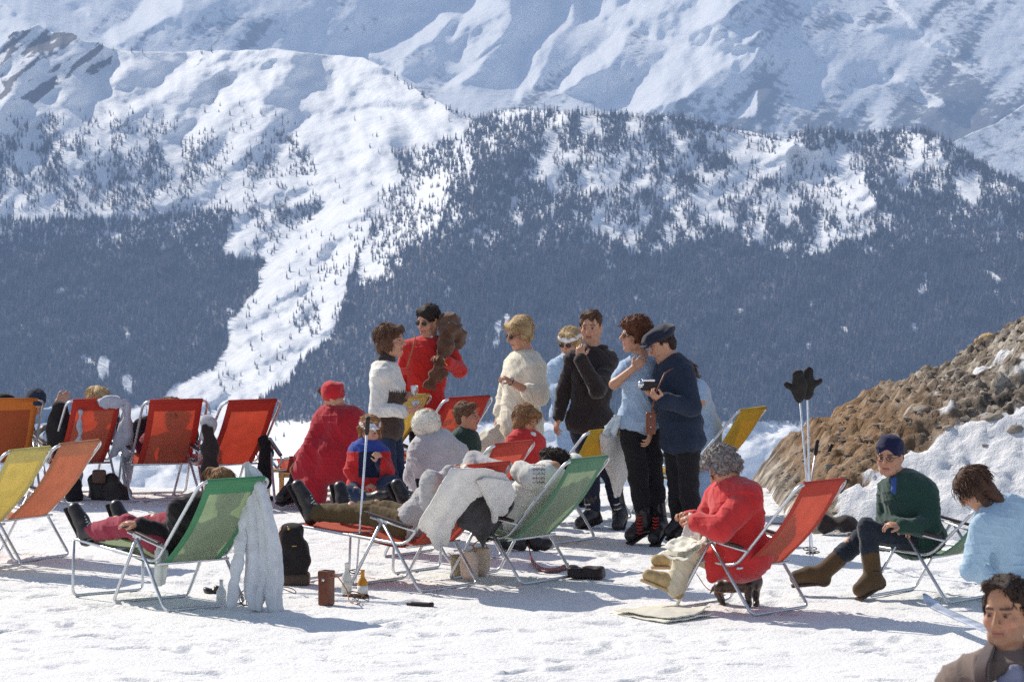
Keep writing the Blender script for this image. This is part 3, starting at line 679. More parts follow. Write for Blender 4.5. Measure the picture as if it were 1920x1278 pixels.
def chair(loc, ang, m, label, foot=False, W=.57, top=(.99, .885), bot=(.48, .32), sag=.05, sc=1.0, arms=True, group='aluminium deck chairs on the snow terrace', footdrop=0):
    """loc: ground point of the near-left front foot; ang: direction the chair faces (radians, 0 = +x). local u runs backwards, w to the sitter's left... """
    fx, fy = math.cos(ang), math.sin(ang); back = A3((-fx, -fy, 0)); side = A3((fy, -fx, 0))      # side = sitter's right
    o = A3(loc)
    root = empty('deck_chair', tuple(o+back*.32*sc+side*(-W/2)*sc*0), label, 'deck chair', group)
    def Q(u, w_, z): return o+(back*u+side*w_)*sc+A3((0, 0, z*sc))
    r = .0115
    tu, tz = top; bu, bz = bot
    su, sz = -.03, bz+.04                                     # front of the seat rail
    # back frame: inverted U, elbow forward at the bottom into the seat rail
    path = [Q(su, 0, sz), Q(bu-.05, 0, bz), Q(bu+.05, 0, bz+.03), Q(tu, 0, tz), Q(tu+.012, .0, tz+.012), Q(tu+.012, W, tz+.012), Q(tu, W, tz), Q(bu+.05, W, bz+.03), Q(bu-.05, W, bz), Q(su, W, sz)]
    path = [path[0], path[1], path[3]+(path[3]-path[2])*.0, path[6], path[8], path[9]]
    MB().tube(bend([Q(su, 0, sz), Q(bu, 0, bz), Q(tu, 0, tz), Q(tu, W, tz), Q(bu, W, bz), Q(su, W, sz)], .075), r).tube([Q(su, 0, sz), Q(su, W, sz)], r).tube([Q(bu+.02, -.01, bz-.012), Q(bu+.02, W+.01, bz-.012)], r*.8).build('back_frame', M_ALU, root)
    pz, pu = .475, .30
    # two crossed U legs
    e = -.022
    MB().tube(bend([Q(pu-.015, e, pz), Q(0, e, r), Q(0, W-e, r), Q(pu-.015, W-e, pz)], .05), r).build('front_leg_frame', M_ALU, root)
    e = -.040
    MB().tube(bend([Q(pu+.01, e, pz-.01), Q(.64, e, r*1.1), Q(.64, W-e, r*1.1), Q(pu+.01, W-e, pz-.01)], .05), r).build('rear_leg_frame', M_ALU, root)
    if arms:
        t = (0.445-bz)/(tz-bz); au = bu+(tu-bu)*t
        for w_ in (-.03, W+.03):
            a, b_ = Q(.14, w_, .535), Q(au-.03, w_, .452)
            d = unit(b_-a); n = unit(np.cross(d, side)); M = np.array([d, side, n])
            MB().box((a+b_)/2+n*0, np.linalg.norm(b_-a)/2, .017, .009, M, bev=.006).build('arm_rest', M_ARM, root)
            br = MB(); br.tube([Q(.19, w_, .50), Q(au, w_*.8, .425)], r*.75); br.box(Q(pu, w_*1.05, pz+.008), .045*sc, .005, .02*sc, M)
            br.build('arm_bracket', M_ALU, root)
    # the sling
    nv, nu = 34, 12; V = []; uvs = []; ins = .052
    prof = [(tu-.002, tz+.004)]
    for i in range(nv):
        t = i/(nv-1)
        if t < .66:
            q = t/.66; u = tu+(bu-.02-tu)*q; z = tz+(bz-.03-tz)*q; s_ = math.sin(q*math.pi)*sag; nx, nz = (tz-bz), -(tu-bu); ln = math.hypot(nx, nz); u += nx/ln*s_; z += nz/ln*s_
        else:
            q = (t-.66)/.34; u = bu-.02+(su-bu+.02)*q; z = bz-.03+(sz+.006-bz+.03)*q-math.sin(q*math.pi)*.02
        prof.append((u, z))
    prof = prof[1:]
    pr = catmull(np.array(prof)[::3].tolist()+[prof[-1]], 40)
    for th in (0, 1):
        for i, (u, z) in enumerate(pr):
            for j in range(nu):
                w_ = ins+(W-2*ins)*j/(nu-1); dz_ = -.012*math.sin(math.pi*j/(nu-1))*math.sin(min(i/39*1.5, 1)*math.pi)
                V.append(Q(u-th*.004, w_, z+dz_-th*.002)); uvs.append((j/(nu-1), i/39))
    n = 40*nu; q = grid_faces(40, nu); Fc = [tuple(f) for f in q]+[tuple(f[::-1]+n) for f in q]
    for i in range(39): a = i*nu; Fc += [(a, a+nu, a+nu+n, a+n), (a+nu-1, a+nu-1+n, a+2*nu-1+n, a+2*nu-1)]
    mkmesh('sling', V, Fc, m, root, uvs=uvs)
    hm = MB().tube([Q(tu-.001, ins, tz+.001), Q(tu-.001, W-ins, tz+.001)], r*1.45).build('sling_hem', m, root)
    if foot:
        fu, fz = su-.52, .40-footdrop
        fr = MB().tube(bend([Q(su, .015, sz+.0), Q(su-.04, .015, sz+.02-.02), Q(fu, .015, fz), Q(fu, W-.015, fz), Q(su-.04, W-.015, sz), Q(su, W-.015, sz)], .05), r*.9)
        fr.build('footrest_frame', M_ALU, root)
        MB().tube(bend([Q(fu+.05, -.005, fz-.01), Q(fu+.035, -.005, .01), Q(fu+.035, W+.005, .01), Q(fu+.05, W+.005, fz-.01)], .05), r*.9).build('footrest_leg_frame', M_ALU, root)
        c = [[Q(su-.01+(fu-su)*t, ins*.8+(W-1.6*ins)*s_, sz+(fz-sz)*t-.015*math.sin(t*3.14)+.004) for s_ in (0, .5, 1)] for t in (0, .33, .66, 1)]
        cloth('footrest_sling', c, m, root, th=.004, nu=8, nv=14)
    return root, Q
def face_ang(left_part, away_part): return math.atan2(away_part, left_part)
# ======================= people =======================
SKIN = (.54, .275, .17)
M_BODY = mat('skin', vcol=True, rough=.5, var=.06, vs=60, bump=.12, bs=300, spec=.35, bd=.001)
def hair_mat(name, c=None, rough=.65, var=.35):
    if name in MATS: return MATS[name]
    m = mat(name, c, rough=rough, var=var, vs=70, bump=.9, bs=150, spec=.22, bd=.008); return m
H_DARK = hair_mat('black_brown_hair', (.028, .016, .012)); H_BROWN = hair_mat('brown_hair', (.11, .05, .028)); H_BLOND = hair_mat('blond_hair', (.50, .34, .17))
H_RED = hair_mat('auburn_hair', (.13, .045, .02)); H_GREY = hair_mat('grey_hair', (.22, .19, .18), var=.8); H_LT = hair_mat('light_brown_hair', (.27, .14, .065))
M_LENS = mat('dark_lens', (.012, .010, .012), rough=.12, bump=0, var=0, spec=.6)
M_BOOT = mat('dark_leather', (.022, .015, .014), rough=.38, var=.3, bump=.3, bs=40, spec=.5)
M_LACE = mat('pale_lace', (.70, .66, .58), bump=0)
def wool(name, c=None, rough=.95, fr=200, bump=.5, sheen=.25, var=.12): return MATS[name] if name in MATS else mat(name, c, rough=rough, var=var, vs=14, bump=bump, bs=fr, sheen=sheen, spec=.15)
W_WHITE = wool('white_wool', (.72, .69, .64)); W_CREAM = wool('cream_wool', (.74, .66, .52)); W_BROWN = wool('brown_wool', (.07, .045, .038))
W_RED = wool('red_wool', (.50, .022, .018)); W_BLACK = wool('black_wool', (.030, .020, .019), bump=.7); W_LBLUE = wool('light_blue_wool', (.36, .47, .62))
W_LGREY = wool('light_grey_wool', (.48, .46, .47)); W_GREEN = wool('green_wool', (.022, .055, .042)); W_NAVY = wool('navy_cloth', (.022, .030, .052), sheen=.08, bump=.3)
T_BLACK = wool('black_trousers', (.018, .015, .016), bump=.2, sheen=.1); T_NAVY = wool('blue_trousers', (.03, .045, .09), bump=.2, sheen=.1)
T_OLIVE = wool('olive_trousers', (.10, .065, .028), bump=.2, sheen=.1); T_MAROON = wool('maroon_trousers', (.30, .035, .06), bump=.2, sheen=.15); T_BLUE = wool('pale_blue_trousers', (.33, .45, .64), bump=.2)
T_BEIGE = wool('beige_trousers', (.62, .54, .40), bump=.2); W_COAT = wool('red_coat', (.56, .035, .035), bump=.25); W_CLOAK = wool('crimson_cloak', (.36, .012, .022), bump=.4)

def head_frame(face, roll=0, up=(0, 0, 1)):
    Fd = unit(face); R = unit(np.cross(Fd, A3(up))); U = np.cross(R, Fd)
    if roll:
        c, s = math.cos(roll), math.sin(roll); R, U = R*c+U*s, U*c-R*s
    return R, Fd, U
def dirv(yaw, pitch=0):
    """yaw 0 = towards the camera, +90 = towards picture right; pitch up positive (degrees)"""
    y, p = math.radians(yaw), math.radians(pitch); return A3((math.sin(y)*math.cos(p), -math.cos(y)*math.cos(p), math.sin(p)))
def add_head(S, c, fr, s=1.0, male=True):
    R, Fd, U = fr; M = np.array([R, Fd, U]); p = lambda r, f, u: A3(c)+(R*r+Fd*f+U*u)*s
    S.ell(p(0, -.012, .035), np.array([.074, .094, .088])*s, M, k=.01*s)
    S.ell(p(0, .018, -.030), np.array([.060, .070, .085])*s, M, k=.02*s)
    S.cap(p(-.030, .045, -.082), p(.030, .045, -.082), .026*s, k=.02*s)                     # jaw
    S.cap(p(0, .062, -.100), p(0, .064, -.096), (.021 if male else .018)*s, k=.015*s)           # chin
    for q in (-1, 1):
        S.ell(p(.040*q, .056, -.026), np.array([.024, .020, .024])*s, M, k=.015*s)           # cheek
        S.cap(p(.046*q, .010, -.075), p(.060*q, -.01, -.03), .02*s, k=.02*s)
    S.cap(p(-.036, .074, .026), p(.036, .074, .026), .011*s, k=.012*s)                       # brow
    for q in (-1, 1): S.ell(p(.031*q, .098, .007), np.array([.017, .018, .011])*s, M, k=.007*s, sub=True)
    for q in (-1, 1): S.ell(p(.031*q, .074, .005), np.array([.013, .012, .010])*s, M, k=.002*s)
    S.cap(p(0, .086, .018), p(0, .110, -.022), .0080*s, .0115*s, k=.007*s)                   # nose
    for q in (-1, 1): S.cap(p(.010*q, .090, -.027), p(.011*q, .092, -.025), .0075*s, k=.006*s)
    S.cap(p(-.019, .074, -.054), p(.019, .074, -.054), .0105*s, k=.006*s); S.cap(p(-.015, .074, -.065), p(.015, .074, -.065), .0105*s, k=.005*s)
    for q in (-1, 1): S.ell(p(.076*q, -.008, -.006), np.array([.009, .020, .032])*s, M, k=.005*s)
def head_cols(V, c, fr, s, cols, brow=(.06, .03, .02), lip=(.36, .12, .09), male=False):
    R, Fd, U = fr; d = V-A3(c); r = d@R/s; f = d@Fd/s; u = d@U/s; near = (np.abs(r) < .1) & (np.abs(f) < .13) & (np.abs(u) < .14)
    def put(m, col, a=1.0): cols[m] = cols[m]*(1-a)+np.array(col)*a
    ar = np.abs(r); put(near & (f > .02) & (np.hypot(ar-.038, u+.03) < .022), (.62, .24, .17), .4)
    if male: put(near & (f > .0) & (u < -.040) & (u > -.125) & (ar < .07) & (np.hypot(ar, u+.03) > .02), (.27, .15, .11), .30)
    put(near & (f > .04) & (np.hypot(ar-.031, u+.016) < .016) & (u < -.004), (.30, .14, .09), .25)
    put(near & (f > .07) & (np.abs(u+.060) < .0125) & (ar < .024), lip, .6)
    put(near & (f > .06) & (np.abs(u+.0595) < .003) & (ar < .022), (.10, .03, .03), .8)
    put(near & (f > .055) & (np.hypot((ar-.031)/1.9, u-.005) < .0062), (.30, .17, .13)); put(near & (f > .055) & (np.hypot((ar-.031)/1.3, u-.004) < .0058), (.035, .02, .018))
    put(near & (f > .055) & (np.abs(u-.013) < .003) & (np.abs(ar-.031) < .015), (.12, .05, .04), .8)
    put(near & (f > .05) & (np.abs(u-.028-.10*(.03-np.abs(ar-.033))) < .005) & (ar > .012) & (ar < .05), brow, .85)
def hand(S, wr, tgt, palm, s=1.0, curl=.5, thumb=1, spread=.0):
    """palm + five jointed fingers; tgt = knuckle direction, palm = palm normal"""
    wr = A3(wr); d = unit(A3(tgt)-wr) if np.linalg.norm(A3(tgt)) > 1.5 or True else unit(tgt)
    n = unit(A3(palm)-d*float(A3(palm)@d)); sd = np.cross(d, n); M = np.array([sd, d, n])
    S.ell(wr+d*.048*s, np.array([.041, .052, .017])*s, M, k=.012*s)
    S.cap(wr-d*.01, wr+d*.03*s, .025*s, .028*s, k=.012, flat=(n, .65))
    L_ = [.070, .080, .075, .058]
    for i in range(4):
        off = (i-1.5)*.0205*s*thumb*-1; b = wr+d*(.086-.006*abs(i-1.2))*s+sd*off
        ang = 0; q = b; dd = d; r0 = .0088*s
        for j, fl in enumerate((.45, .32, .25)):
            ang += curl*(1.0 if j else .7)*(1+.12*i)
            dd = unit(d*math.cos(ang)+n*math.sin(ang)+sd*spread*(i-1.5)*-thumb*.3); e = q+dd*L_[i]*fl*s
            S.cap(q, e, r0, r0*.9, k=.004); q = e; r0 *= .92
    b = wr+d*.022*s+sd*.030*s*thumb; e1 = b+unit(d*.72+sd*.62*thumb+n*.3)*.042*s; e2 = e1+unit(d*.9+sd*.15*thumb+n*(.3+curl*.5))*.032*s
    S.cap(b, e1, .0125*s, .0105*s, k=.008); S.cap(e1, e2, .0105*s, .0088*s, k=.004)

def glove_boot(S, an, toe, s=1.0, g=0., up=(0, 0, 1)):
    """foot from ankle to toe; sole lies on the far side from the shin"""
    an = A3(an); toe = A3(toe); d = unit(toe-an); 
    S.chain([an, (an*.55+toe*.45)+A3(up)*.012*s, toe], [(.046+g)*s, (.042+g)*s, (.036+g)*s], k=.02)

def garment_noise(nz, seed):
    a = nz or fold_noise(.0034, 26, seed); b = fold_noise(.0010, 80, seed+9)
    def f(X, Y, Z):
        s = a(X, Y, Z); r_ = np.sin((X*1.1+Y*.7+Z*2.2)*31+seed+2.2*np.sin((X-Z)*17+seed))      # pulled creases
        return s*.8+b(X, Y, Z)-.005*np.clip(r_-.62, 0, 1)*2.2-.0035*np.clip(np.sin((X*2.0-Y*.9+Z*1.3)*44+seed*2+1.8*np.sin(Z*23+X*9+seed))-.7, 0, 1)*3
    return f
class Person:
    def __init__(s, name_label, loc, sc=1.0, male=True, skin=SKIN, group=None, cat='person'):
        s.loc = A3(loc); s.sc = sc; s.male = male; s.skin = skin
        s.root = empty('person', tuple(s.loc), name_label, cat, group)
        s.B = Sdf(.014); s.parts = {}; s.heads = []; s.paint = {}
    def pt(s, p):
        """(px, py, dz) -> world, dz metres behind the person's base depth; 3-vectors of numpy pass through"""
        if isinstance(p, np.ndarray): return p
        dz = p[2] if len(p) > 2 else 0; return A3(P(p[0], p[1], s.loc[1]+dz))
    def garment(s, key, m, k=.016, h=.0075, noise=None):
        if key not in s.parts: s.parts[key] = [Sdf(k), m, h, noise]
        return s.parts[key][0]
    def torso(s, pel, neck, shA, shB, key='sweater', m=None, low=.10, belly=0., wide=1.0, loose=.016, hipw=1.0, dep=1.0, noise=None, bust=0., h=.0075, lean=None):
        pel, neck, a, b = [s.pt(q) for q in (pel, neck, shA, shB)]; c_ = s.sc
        up = unit(neck-pel); R = unit(b-a-up*float((b-a)@up)); fw = unit(np.cross(up, R)); s.up, s.R, s.fw = up, R, fw
        if s.front is not None and float(fw@s.front) < 0: fw = -fw; s.fw = fw
        M = np.array([R, fw, up]); Ln = np.linalg.norm(neck-pel); mid = (a+b)/2
        sw = np.linalg.norm(b-a)/2
        def put(S, g, lo):
            S.ell(pel+up*.02*c_, np.array([.150*hipw, .105*dep, .12])*c_*wide+g, M, k=.04)
            S.ell(pel+up*Ln*.36+fw*(.01+belly*.4)*c_, np.array([.128*wide, (.098*dep+belly), .15])*c_+g, M, k=.05)
            S.ell(pel+up*Ln*.66+fw*(.012)*c_, np.array([.142*wide, .108*dep, .17])*c_+g, M, k=.05)
            S.ell(pel+up*Ln*.80-fw*.005*c_, np.array([max(sw*.92, .1*c_)*1.0, .085*c_*dep, .105*c_])+g, M, k=.05)
            S.cap(a, mid+up*.035*c_, .052*c_+g, .055*c_+g, k=.045); S.cap(b, mid+up*.035*c_, .052*c_+g, .055*c_+g, k=.045)
            if bust:
                for q in (-1, 1): S.ell(pel+up*Ln*.62+fw*.085*c_+R*q*.062*c_, np.array([.058, .045+bust, .058])*c_+g*.6, M, k=.035)
            if lo: S.ell(pel-up*low*c_, np.array([.150*hipw, .108*dep, .07])*c_*wide+g*1.1, M, k=.05)
        put(s.B, 0, False); put(s.garment(key, m, .016, h, noise), loose, low > 0)
        s.B.cap(mid+up*.03*c_, neck+up*.0, .056*c_, .052*c_, k=.03); s.neck = neck; s.pel = pel
        return s
    front = None
    def head(s, c, face, hs=1.0, roll=0, brow=(.06, .03, .02), lip=(.36, .12, .09), up=(0, 0, 1)):
        c = s.pt(c); fr = head_frame(face, roll, up); s.hc, s.hf, s.hs = c, fr, hs*s.sc if hs == 1.0 and s.sc != 1.0 else hs
        add_head(s.B, c, fr, s.hs, s.male); R, Fd, U = fr
        s.B.cap(c+(-Fd*.018-U*.07)*s.hs, s.neck, .050*s.hs*(1 if s.male else .88), .056*s.hs*(1 if s.male else .9), k=.02)
        s.heads.append((c, fr, s.hs, brow, lip)); return s
    def hp(s, r, f, u): R, Fd, U = s.hf; return s.hc+(R*r+Fd*f+U*u)*s.hs
    def arm(s, sh, el, wr, tgt=None, palm=(0, 0, -1), curl=.5, thumb=1, key='sweater', m=None, sleeve=1.0, g=.014, r=1.0, hand_=True, cuff=True, spread=0):
        sh, el, wr = s.pt(sh), s.pt(el), s.pt(wr); c_ = s.sc
        s.B.chain([sh, el, wr], [.044*c_*r, .037*c_*r, .026*c_], k=.02)
        G_ = s.garment(key, m)
        if sleeve >= 1.0:
            G_.chain([sh, el, wr+(el-wr)*.10], [.050*c_*r+g, .041*c_*r+g, .030*c_+g*.8], k=.015)
            if cuff: G_.cap(wr+(el-wr)*.16, wr+(el-wr)*.04, .031*c_+g*.9, k=.006)
        elif sleeve >= .5:
            t = (sleeve-.5)*2; G_.chain([sh, el, el+(wr-el)*t], [.050*c_*r+g, .043*c_*r+g, .040*c_*r+g], k=.015)
        elif sleeve > 0: G_.cap(sh, sh+(el-sh)*sleeve*2, .052*c_*r+g, .048*c_*r+g, k=.03)
        if hand_:
            t_ = s.pt(tgt) if tgt is not None else wr+(wr-el); hand(s.B, wr, t_, palm, c_*.98, curl, thumb, spread)
        return s
    def leg(s, hip, kn, an, toe, key='trousers', m=None, boot=None, g=.010, flare=0., bootkey='boot', shaft=.16, tr=1.0, boot_g=.012, sole=None, laces=False):
        hip, kn, an, toe = [s.pt(q) for q in (hip, kn, an, toe)]; c_ = s.sc
        s.B.chain([hip, kn, an], [.078*c_*tr, .052*c_*tr, .036*c_], k=.02); s.B.ell(kn+(an-kn)*.28, np.array([.052, .052, .09])*c_*.95, k=.03)
        glove_boot(s.B, an, toe, c_, -.004)
        if m is not None or key in s.parts:
            G_ = s.garment(key, m); G_.chain([hip, kn, kn+(an-kn)*.35, an], [.084*c_*tr+g, .057*c_*tr+g, .054*c_*tr+g+flare*.3, .040*c_+g+flare], k=.03)
        if boot is not None:
            S = Sdf(.012); glove_boot(S, an, toe, c_, boot_g); ax = unit(kn-an)
            S.cap(an, an+ax*shaft*c_, (.046+boot_g)*c_, (.050+boot_g)*c_, k=.03)
            # heel
            fd = unit(toe-an); dn = unit(-ax+fd*float(ax@fd)*0.9); S.cap(an+dn*.015-fd*.02, an+dn*.035*c_-fd*.035*c_, (.040+boot_g*.6)*c_, k=.02)
            n = unit(np.cross(fd, np.cross(fd, ax))); n = n if float(n@ax) < 0 else -n
            V, Fc, _ = S.mesh(.0065*max(c_, .8)); bo = mkmesh(bootkey, V, Fc, boot, s.root)
            # sole: a slab following the foot's underside
            sd = unit(np.cross(fd, n)); M = np.array([fd, sd, n]); mid = (an+toe)/2+n*(.043+boot_g)*c_*.95-fd*.008
            if sole is not False:
                Q_ = Sdf(.004); Q_.box(mid, [np.linalg.norm(toe-an)/2+.052*c_, (.040+boot_g*.5)*c_, .011*c_], M, .009*c_); V, Fc, _ = Q_.mesh(.006); mkmesh('sole', V, Fc, sole or mat('rubber_sole', (.03, .022, .02), bump=.2), bo)
            if laces:
                lb = MB()
                for q in range(6):
                    t = .0+q/6*.9; base = an*(1-t)+toe*t if False else an+(toe-an)*(t*.7)-n*(.052+boot_g)*c_*(1.0-.1*t); w_ = .026*c_
                    lb.tube([base-sd*w_+n*.014-fd*.006*(-1)**q, base-n*.003, base+sd*w_+n*.014+fd*.006*(-1)**q], .0055)
                for q in range(3):
                    b0 = an+ax*(.04+.04*q)*c_+fd*(.054+boot_g)*c_; lb.tube([b0-sd*.03-fd*.014, b0+fd*.004, b0+sd*.03-fd*.014], .0055)
                lb.build('lace', M_LACE, bo)
        return s
    def hair(s, m, style='short', seed=0, vol=1.0, length=0.0, name='hair', cutn=None):
        R, Fd, U = s.hf; M = np.array([R, Fd, U]); h_ = s.hs; S = Sdf(.014); p = s.hp
        nz = fold_noise(.0025, 70, seed)
        if style == 'short':
            S.ell(p(0, -.020, .050), np.array([.083, .098, .085])*h_*vol, M); S.cap(p(-.03, .058, .098), p(.045, .052, .098), .021*h_, k=.02)
            S.ell(p(0, -.062, -.005), np.array([.068, .045, .055])*h_, M); 
            for q in (-1, 1): S.cap(p(.070*q, .012, .045), p(.074*q, .012, .0), .014*h_, .008*h_, k=.01)
        elif style == 'bob':
            S.ell(p(0, -.020, .052), np.array([.094, .108, .090])*h_*vol, M, k=.02)
            S.ell(p(0, -.065, -.020), np.array([.082, .055, .085+length*.5])*h_*vol, M, k=.02)
            for q in (-1, 1): S.ell(p(.075*q, -.010, -.010-length*.4), np.array([.026, .052, .070+length*.5])*h_*vol, M, k=.02)
            S.cap(p(-.05, .060, .085), p(.05, .060, .085), .028*h_, k=.02); nz = fold_noise(.0035, 60, seed)
        elif style == 'curly':
            S.ell(p(0, -.018, .060), np.array([.098, .108, .092])*h_*vol, M, k=.02); S.ell(p(0, -.07, -.01), np.array([.08, .06, .07])*h_*vol, M, k=.02)
            S.cap(p(-.05, .064, .088), p(.05, .064, .088), .032*h_, k=.02); nz = curl_noise(.0036, 95, seed)
            for q in (-1, 1): S.ell(p(.078*q, -.005, .0), np.array([.024, .04, .05])*h_, M, k=.02)
        elif style == 'long':
            S.ell(p(0, -.020, .050), np.array([.088, .104, .086])*h_*vol, M, k=.02); S.ell(p(0, -.060, -.05), np.array([.078, .05, .12])*h_, M, k=.02)
            for q in (-1, 1): S.cap(p(.076*q, .0, .04), p(.082*q, -.005, -.13-length), .026*h_, .018*h_, k=.02)
            S.cap(p(-.045, .060, .085), p(.045, .060, .085), .024*h_, k=.02); nz = fold_noise(.003, 60, seed)
        # keep the face free
        if cutn: S.ell(p(0, .10, .0+cutn), np.array([.062, .06, .06])*h_, M, sub=True, k=.014)
        if style != 'none':
            S.ell(p(0, .105, -.030), np.array([.058, .075, .092])*h_, M, sub=True, k=.012)
            if style == 'short':
                for q in (-1, 1): S.ell(p(.084*q, -.006, -.02), np.array([.03, .024, .038])*h_, M, sub=True, k=.008)
        V, Fc, _ = S.mesh(.0055*max(h_, .8), nz); mkmesh(name, V, Fc, m, s.root); s.hairmat = m; s.hv = V
        # locks combed over the surface and a few stray strands
        r = np.random.RandomState(seed); mb = MB(); c0 = s.hp(0, -.02, .03); dense = 520 if h_*s.sc > .5 else 300; curly = style == 'curly'
        for i in r.randint(0, len(V), dense if style != 'short' else 330):
            b = V[i]; n = unit(b-c0); rel = b-s.hc
            if float(rel@Fd) > .072*h_ and float(rel@U) < .075*h_: continue
            flow = unit(-U*.75-Fd*(.55 if float(rel@U) > .05*h_ else .05)+r.normal(size=3)*(.9 if curly else .22)); t = unit(flow-n*float(flow@n)+n*(-.10 if not curly else .05)); L_ = (.020 if style == 'short' else (.030 if curly else .055))*(.6+.8*r.rand()); w0 = .0030*(.7+.6*r.rand())
            k1 = n*(.006 if curly else .0025); sdv = np.cross(n, t)*(.012 if curly else .004)*r.normal()
            mb.tube([b-n*.002, b+t*L_*.5+k1+sdv, b+t*L_+k1*.2], [w0, w0*.9, .0008], seg=4)
        for i in r.randint(0, len(V), 60):
            b = V[i]; n = unit(b-c0)
            if float((b-s.hc)@Fd) > .05*h_: continue
            t = unit(r.normal(size=3)-U*.5); L_ = .012+.016*r.rand(); mb.tube([b, b+(n*.5+t*.6)*L_*.6, b+(n*.5+t)*L_], [.0016, .0012, .0006], seg=3)
        if mb.V: mb.build('hair_strands', m, s.root)
        return s
    def sunglasses(s, m=None, clear=False):
        o = MB(); R, Fd, U = s.hf; fm = mat('dark_frame', (.03, .015, .012), rough=.3, bump=0)
        for q in (-1, 1):
            o.tube([s.hp(.033*q+.023*math.cos(a), .094-.35*abs(.023*math.cos(a)+.033*1)*.3, .006+.016*math.sin(a)) for a in np.linspace(0, 6.283, 13)[:-1]], .0022*s.hs, closed=True, seg=5)
            o.tube([s.hp(.056*q, .088, .010), s.hp(.076*q, .05, .012), s.hp(.080*q, -.01, .006)], .002*s.hs, seg=5)
        o.tube([s.hp(-.01, .096, .010), s.hp(.01, .096, .010)], .002*s.hs, seg=5)
        fr = o.build('glasses_frame', fm, s.root)
        if not clear:
            S = Sdf(.001)
            for q in (-1, 1): S.ell(s.hp(.033*q, .088, .006), np.array([.021, .006, .0145])*s.hs, np.array([R, Fd, U]))
            V, Fc, _ = S.mesh(.004); mkmesh('lens', V, Fc, m or M_LENS, fr)
        return s
    def done(s, h=.0065):
        V, Fc, _ = s.B.mesh(h); cols = np.tile(np.array(s.skin, float), (len(V), 1))
        cols *= (1+.10*(fbm(V[:, 0]*18+V[:, 1]*7, V[:, 2]*18, 3, 3)-.5))[:, None]
        for c, fr, hs, brow, lip in s.heads: head_cols(V, c, fr, hs, cols, brow, lip, s.male and s.sc > .9)
        mkmesh('body', V, Fc, M_BODY, s.root, cols=cols)
        for i, (key, (S, m, hh, nz)) in enumerate(s.parts.items()):
            if not S.ops: continue
            V, Fc, _ = S.mesh(hh, garment_noise(nz, i+len(V) % 7))
            mkmesh(key, V, Fc, m, s.root, cols=s.paint[key](V) if key in s.paint else None)
        return s
    def ring(s, key, c, n, r, t, m, flat=1.0, sd=None):
        """band around neck / wrist"""
        c = s.pt(c); n = unit(n); u = unit(np.cross(n, (0.2, 1, .1))); 
        if sd is not None: u = unit(sd-n*float(sd@n))
        v = np.cross(n, u)
        return MB().tube([c+u*r*math.cos(a)+v*r*flat*math.sin(a) for a in np.linspace(0, 6.283, 25)[:-1]], t, closed=True, seg=8).build(key, m, s.root)
# ---------- place the chairs
S_RED = sling_mat('red_sling', (.46, .045, .03), (.70, .19, .11), .48); S_RED2 = sling_mat('plain_red_sling', (.54, .08, .055), (.70, .22, .15), .5)
S_ORANGE = sling_mat('orange_sling', (.52, .15, .03), (.36, .085, .03), .2); S_SALMON = sling_mat('salmon_sling', (.60, .24, .13), (.66, .30, .18), .45)
S_YELLOW = sling_mat('yellow_sling', (.70, .58, .20), (.74, .62, .23), .45); S_GREEN = sling_mat('green_sling', (.10, .29, .15), (.43, .51, .35), .5)
S_GREEN2 = sling_mat('pale_green_sling', (.15, .30, .19), (.42, .50, .37), .5); S_GOLD = sling_mat('gold_sling', (.55, .34, .04), (.58, .37, .05), .35); S_LB = sling_mat('light_blue_sling', (.5, .6, .7), (.55, .65, .75), .3)
def an(sn, cs): return math.atan2(cs, -sn)
CH = {}
def cc(key, px, py, sn, m, label, **kw): CH[key] = chair(G(px, py), an(sn, math.sqrt(1-sn*sn)), m, label, **kw)
cc('C1', -78, 926, .30, S_ORANGE, 'orange deck chair seen from behind, leftmost of the back row at the picture edge')
cc('C2', 62, 928, .40, S_RED, 'red deck chair with a pale grey sweater hung over its back', W=.54)
cc('C3', 224, 928, .30, S_RED, 'red deck chair seen from behind, third from the left in the back row')
cc('C4', 329, 931, .48, S_RED, 'red deck chair at the right end of the back row, black jacket beside it', W=.56)
cc('C5', -186, 1066, .85, S_YELLOW, 'yellow deck chair cut by the left edge of the picture', top=(.97, .89))
cc('C6', -92, 1047, .85, S_SALMON, 'salmon orange deck chair beside the yellow one at far left')
cc('C7', 217, 1131, .64, S_GREEN, 'green deck chair with pale centre panel and footrest, white jacket hung on its corner', foot=True)
cc('C8', 661, 1099, .79, S_RED2, 'red deck chair covered by a white jacket lined in black', foot=True)
cc('C9', 846, 1086, .82, S_GREEN2, 'pale green deck chair holding the person in a white patterned sweater', foot=True)
cc('C10', 722, 1046, .80, S_RED2, 'red deck chair half hidden behind the man in the white sweater')
cc('C11', 906, 1013, .80, S_GOLD, 'golden yellow deck chair with a white knitted cloth over its corner')
cc('C19', 985, 975, .80, S_LB, 'pale deck chair showing only its top edge behind the black-trousered woman')
cc('C12', 1184, 962, .87, S_GOLD, 'golden yellow deck chair above the grey-haired woman in red')
cc('C13', 1270, 1142, .78, S_RED2, 'red deck chair with dark arm rests holding the newspaper reader')
cc('C14', 1631, 1120, .80, S_GREEN2, 'green deck chair under the woman in the dark green cardigan', top=(.86, .67))
cc('C15', 578, 924, .72, S_YELLOW, 'yellow deck chair behind the woman in the white and brown sweater')
cc('C16', 696, 927, .66, S_RED, 'red deck chair behind the boy in the green sweater')
def pix(V): return 960+F*V[:, 0]/V[:, 1], YH+F*(HC-V[:, 2])/V[:, 1]
W_V = mat('patterned_wool', vcol=True, rough=.95, var=.12, vs=14, bump=.5, bs=200, sheen=.2, spec=.15)
def depthloc(px, Y): return ((px-960)*Y/F, Y, 0)
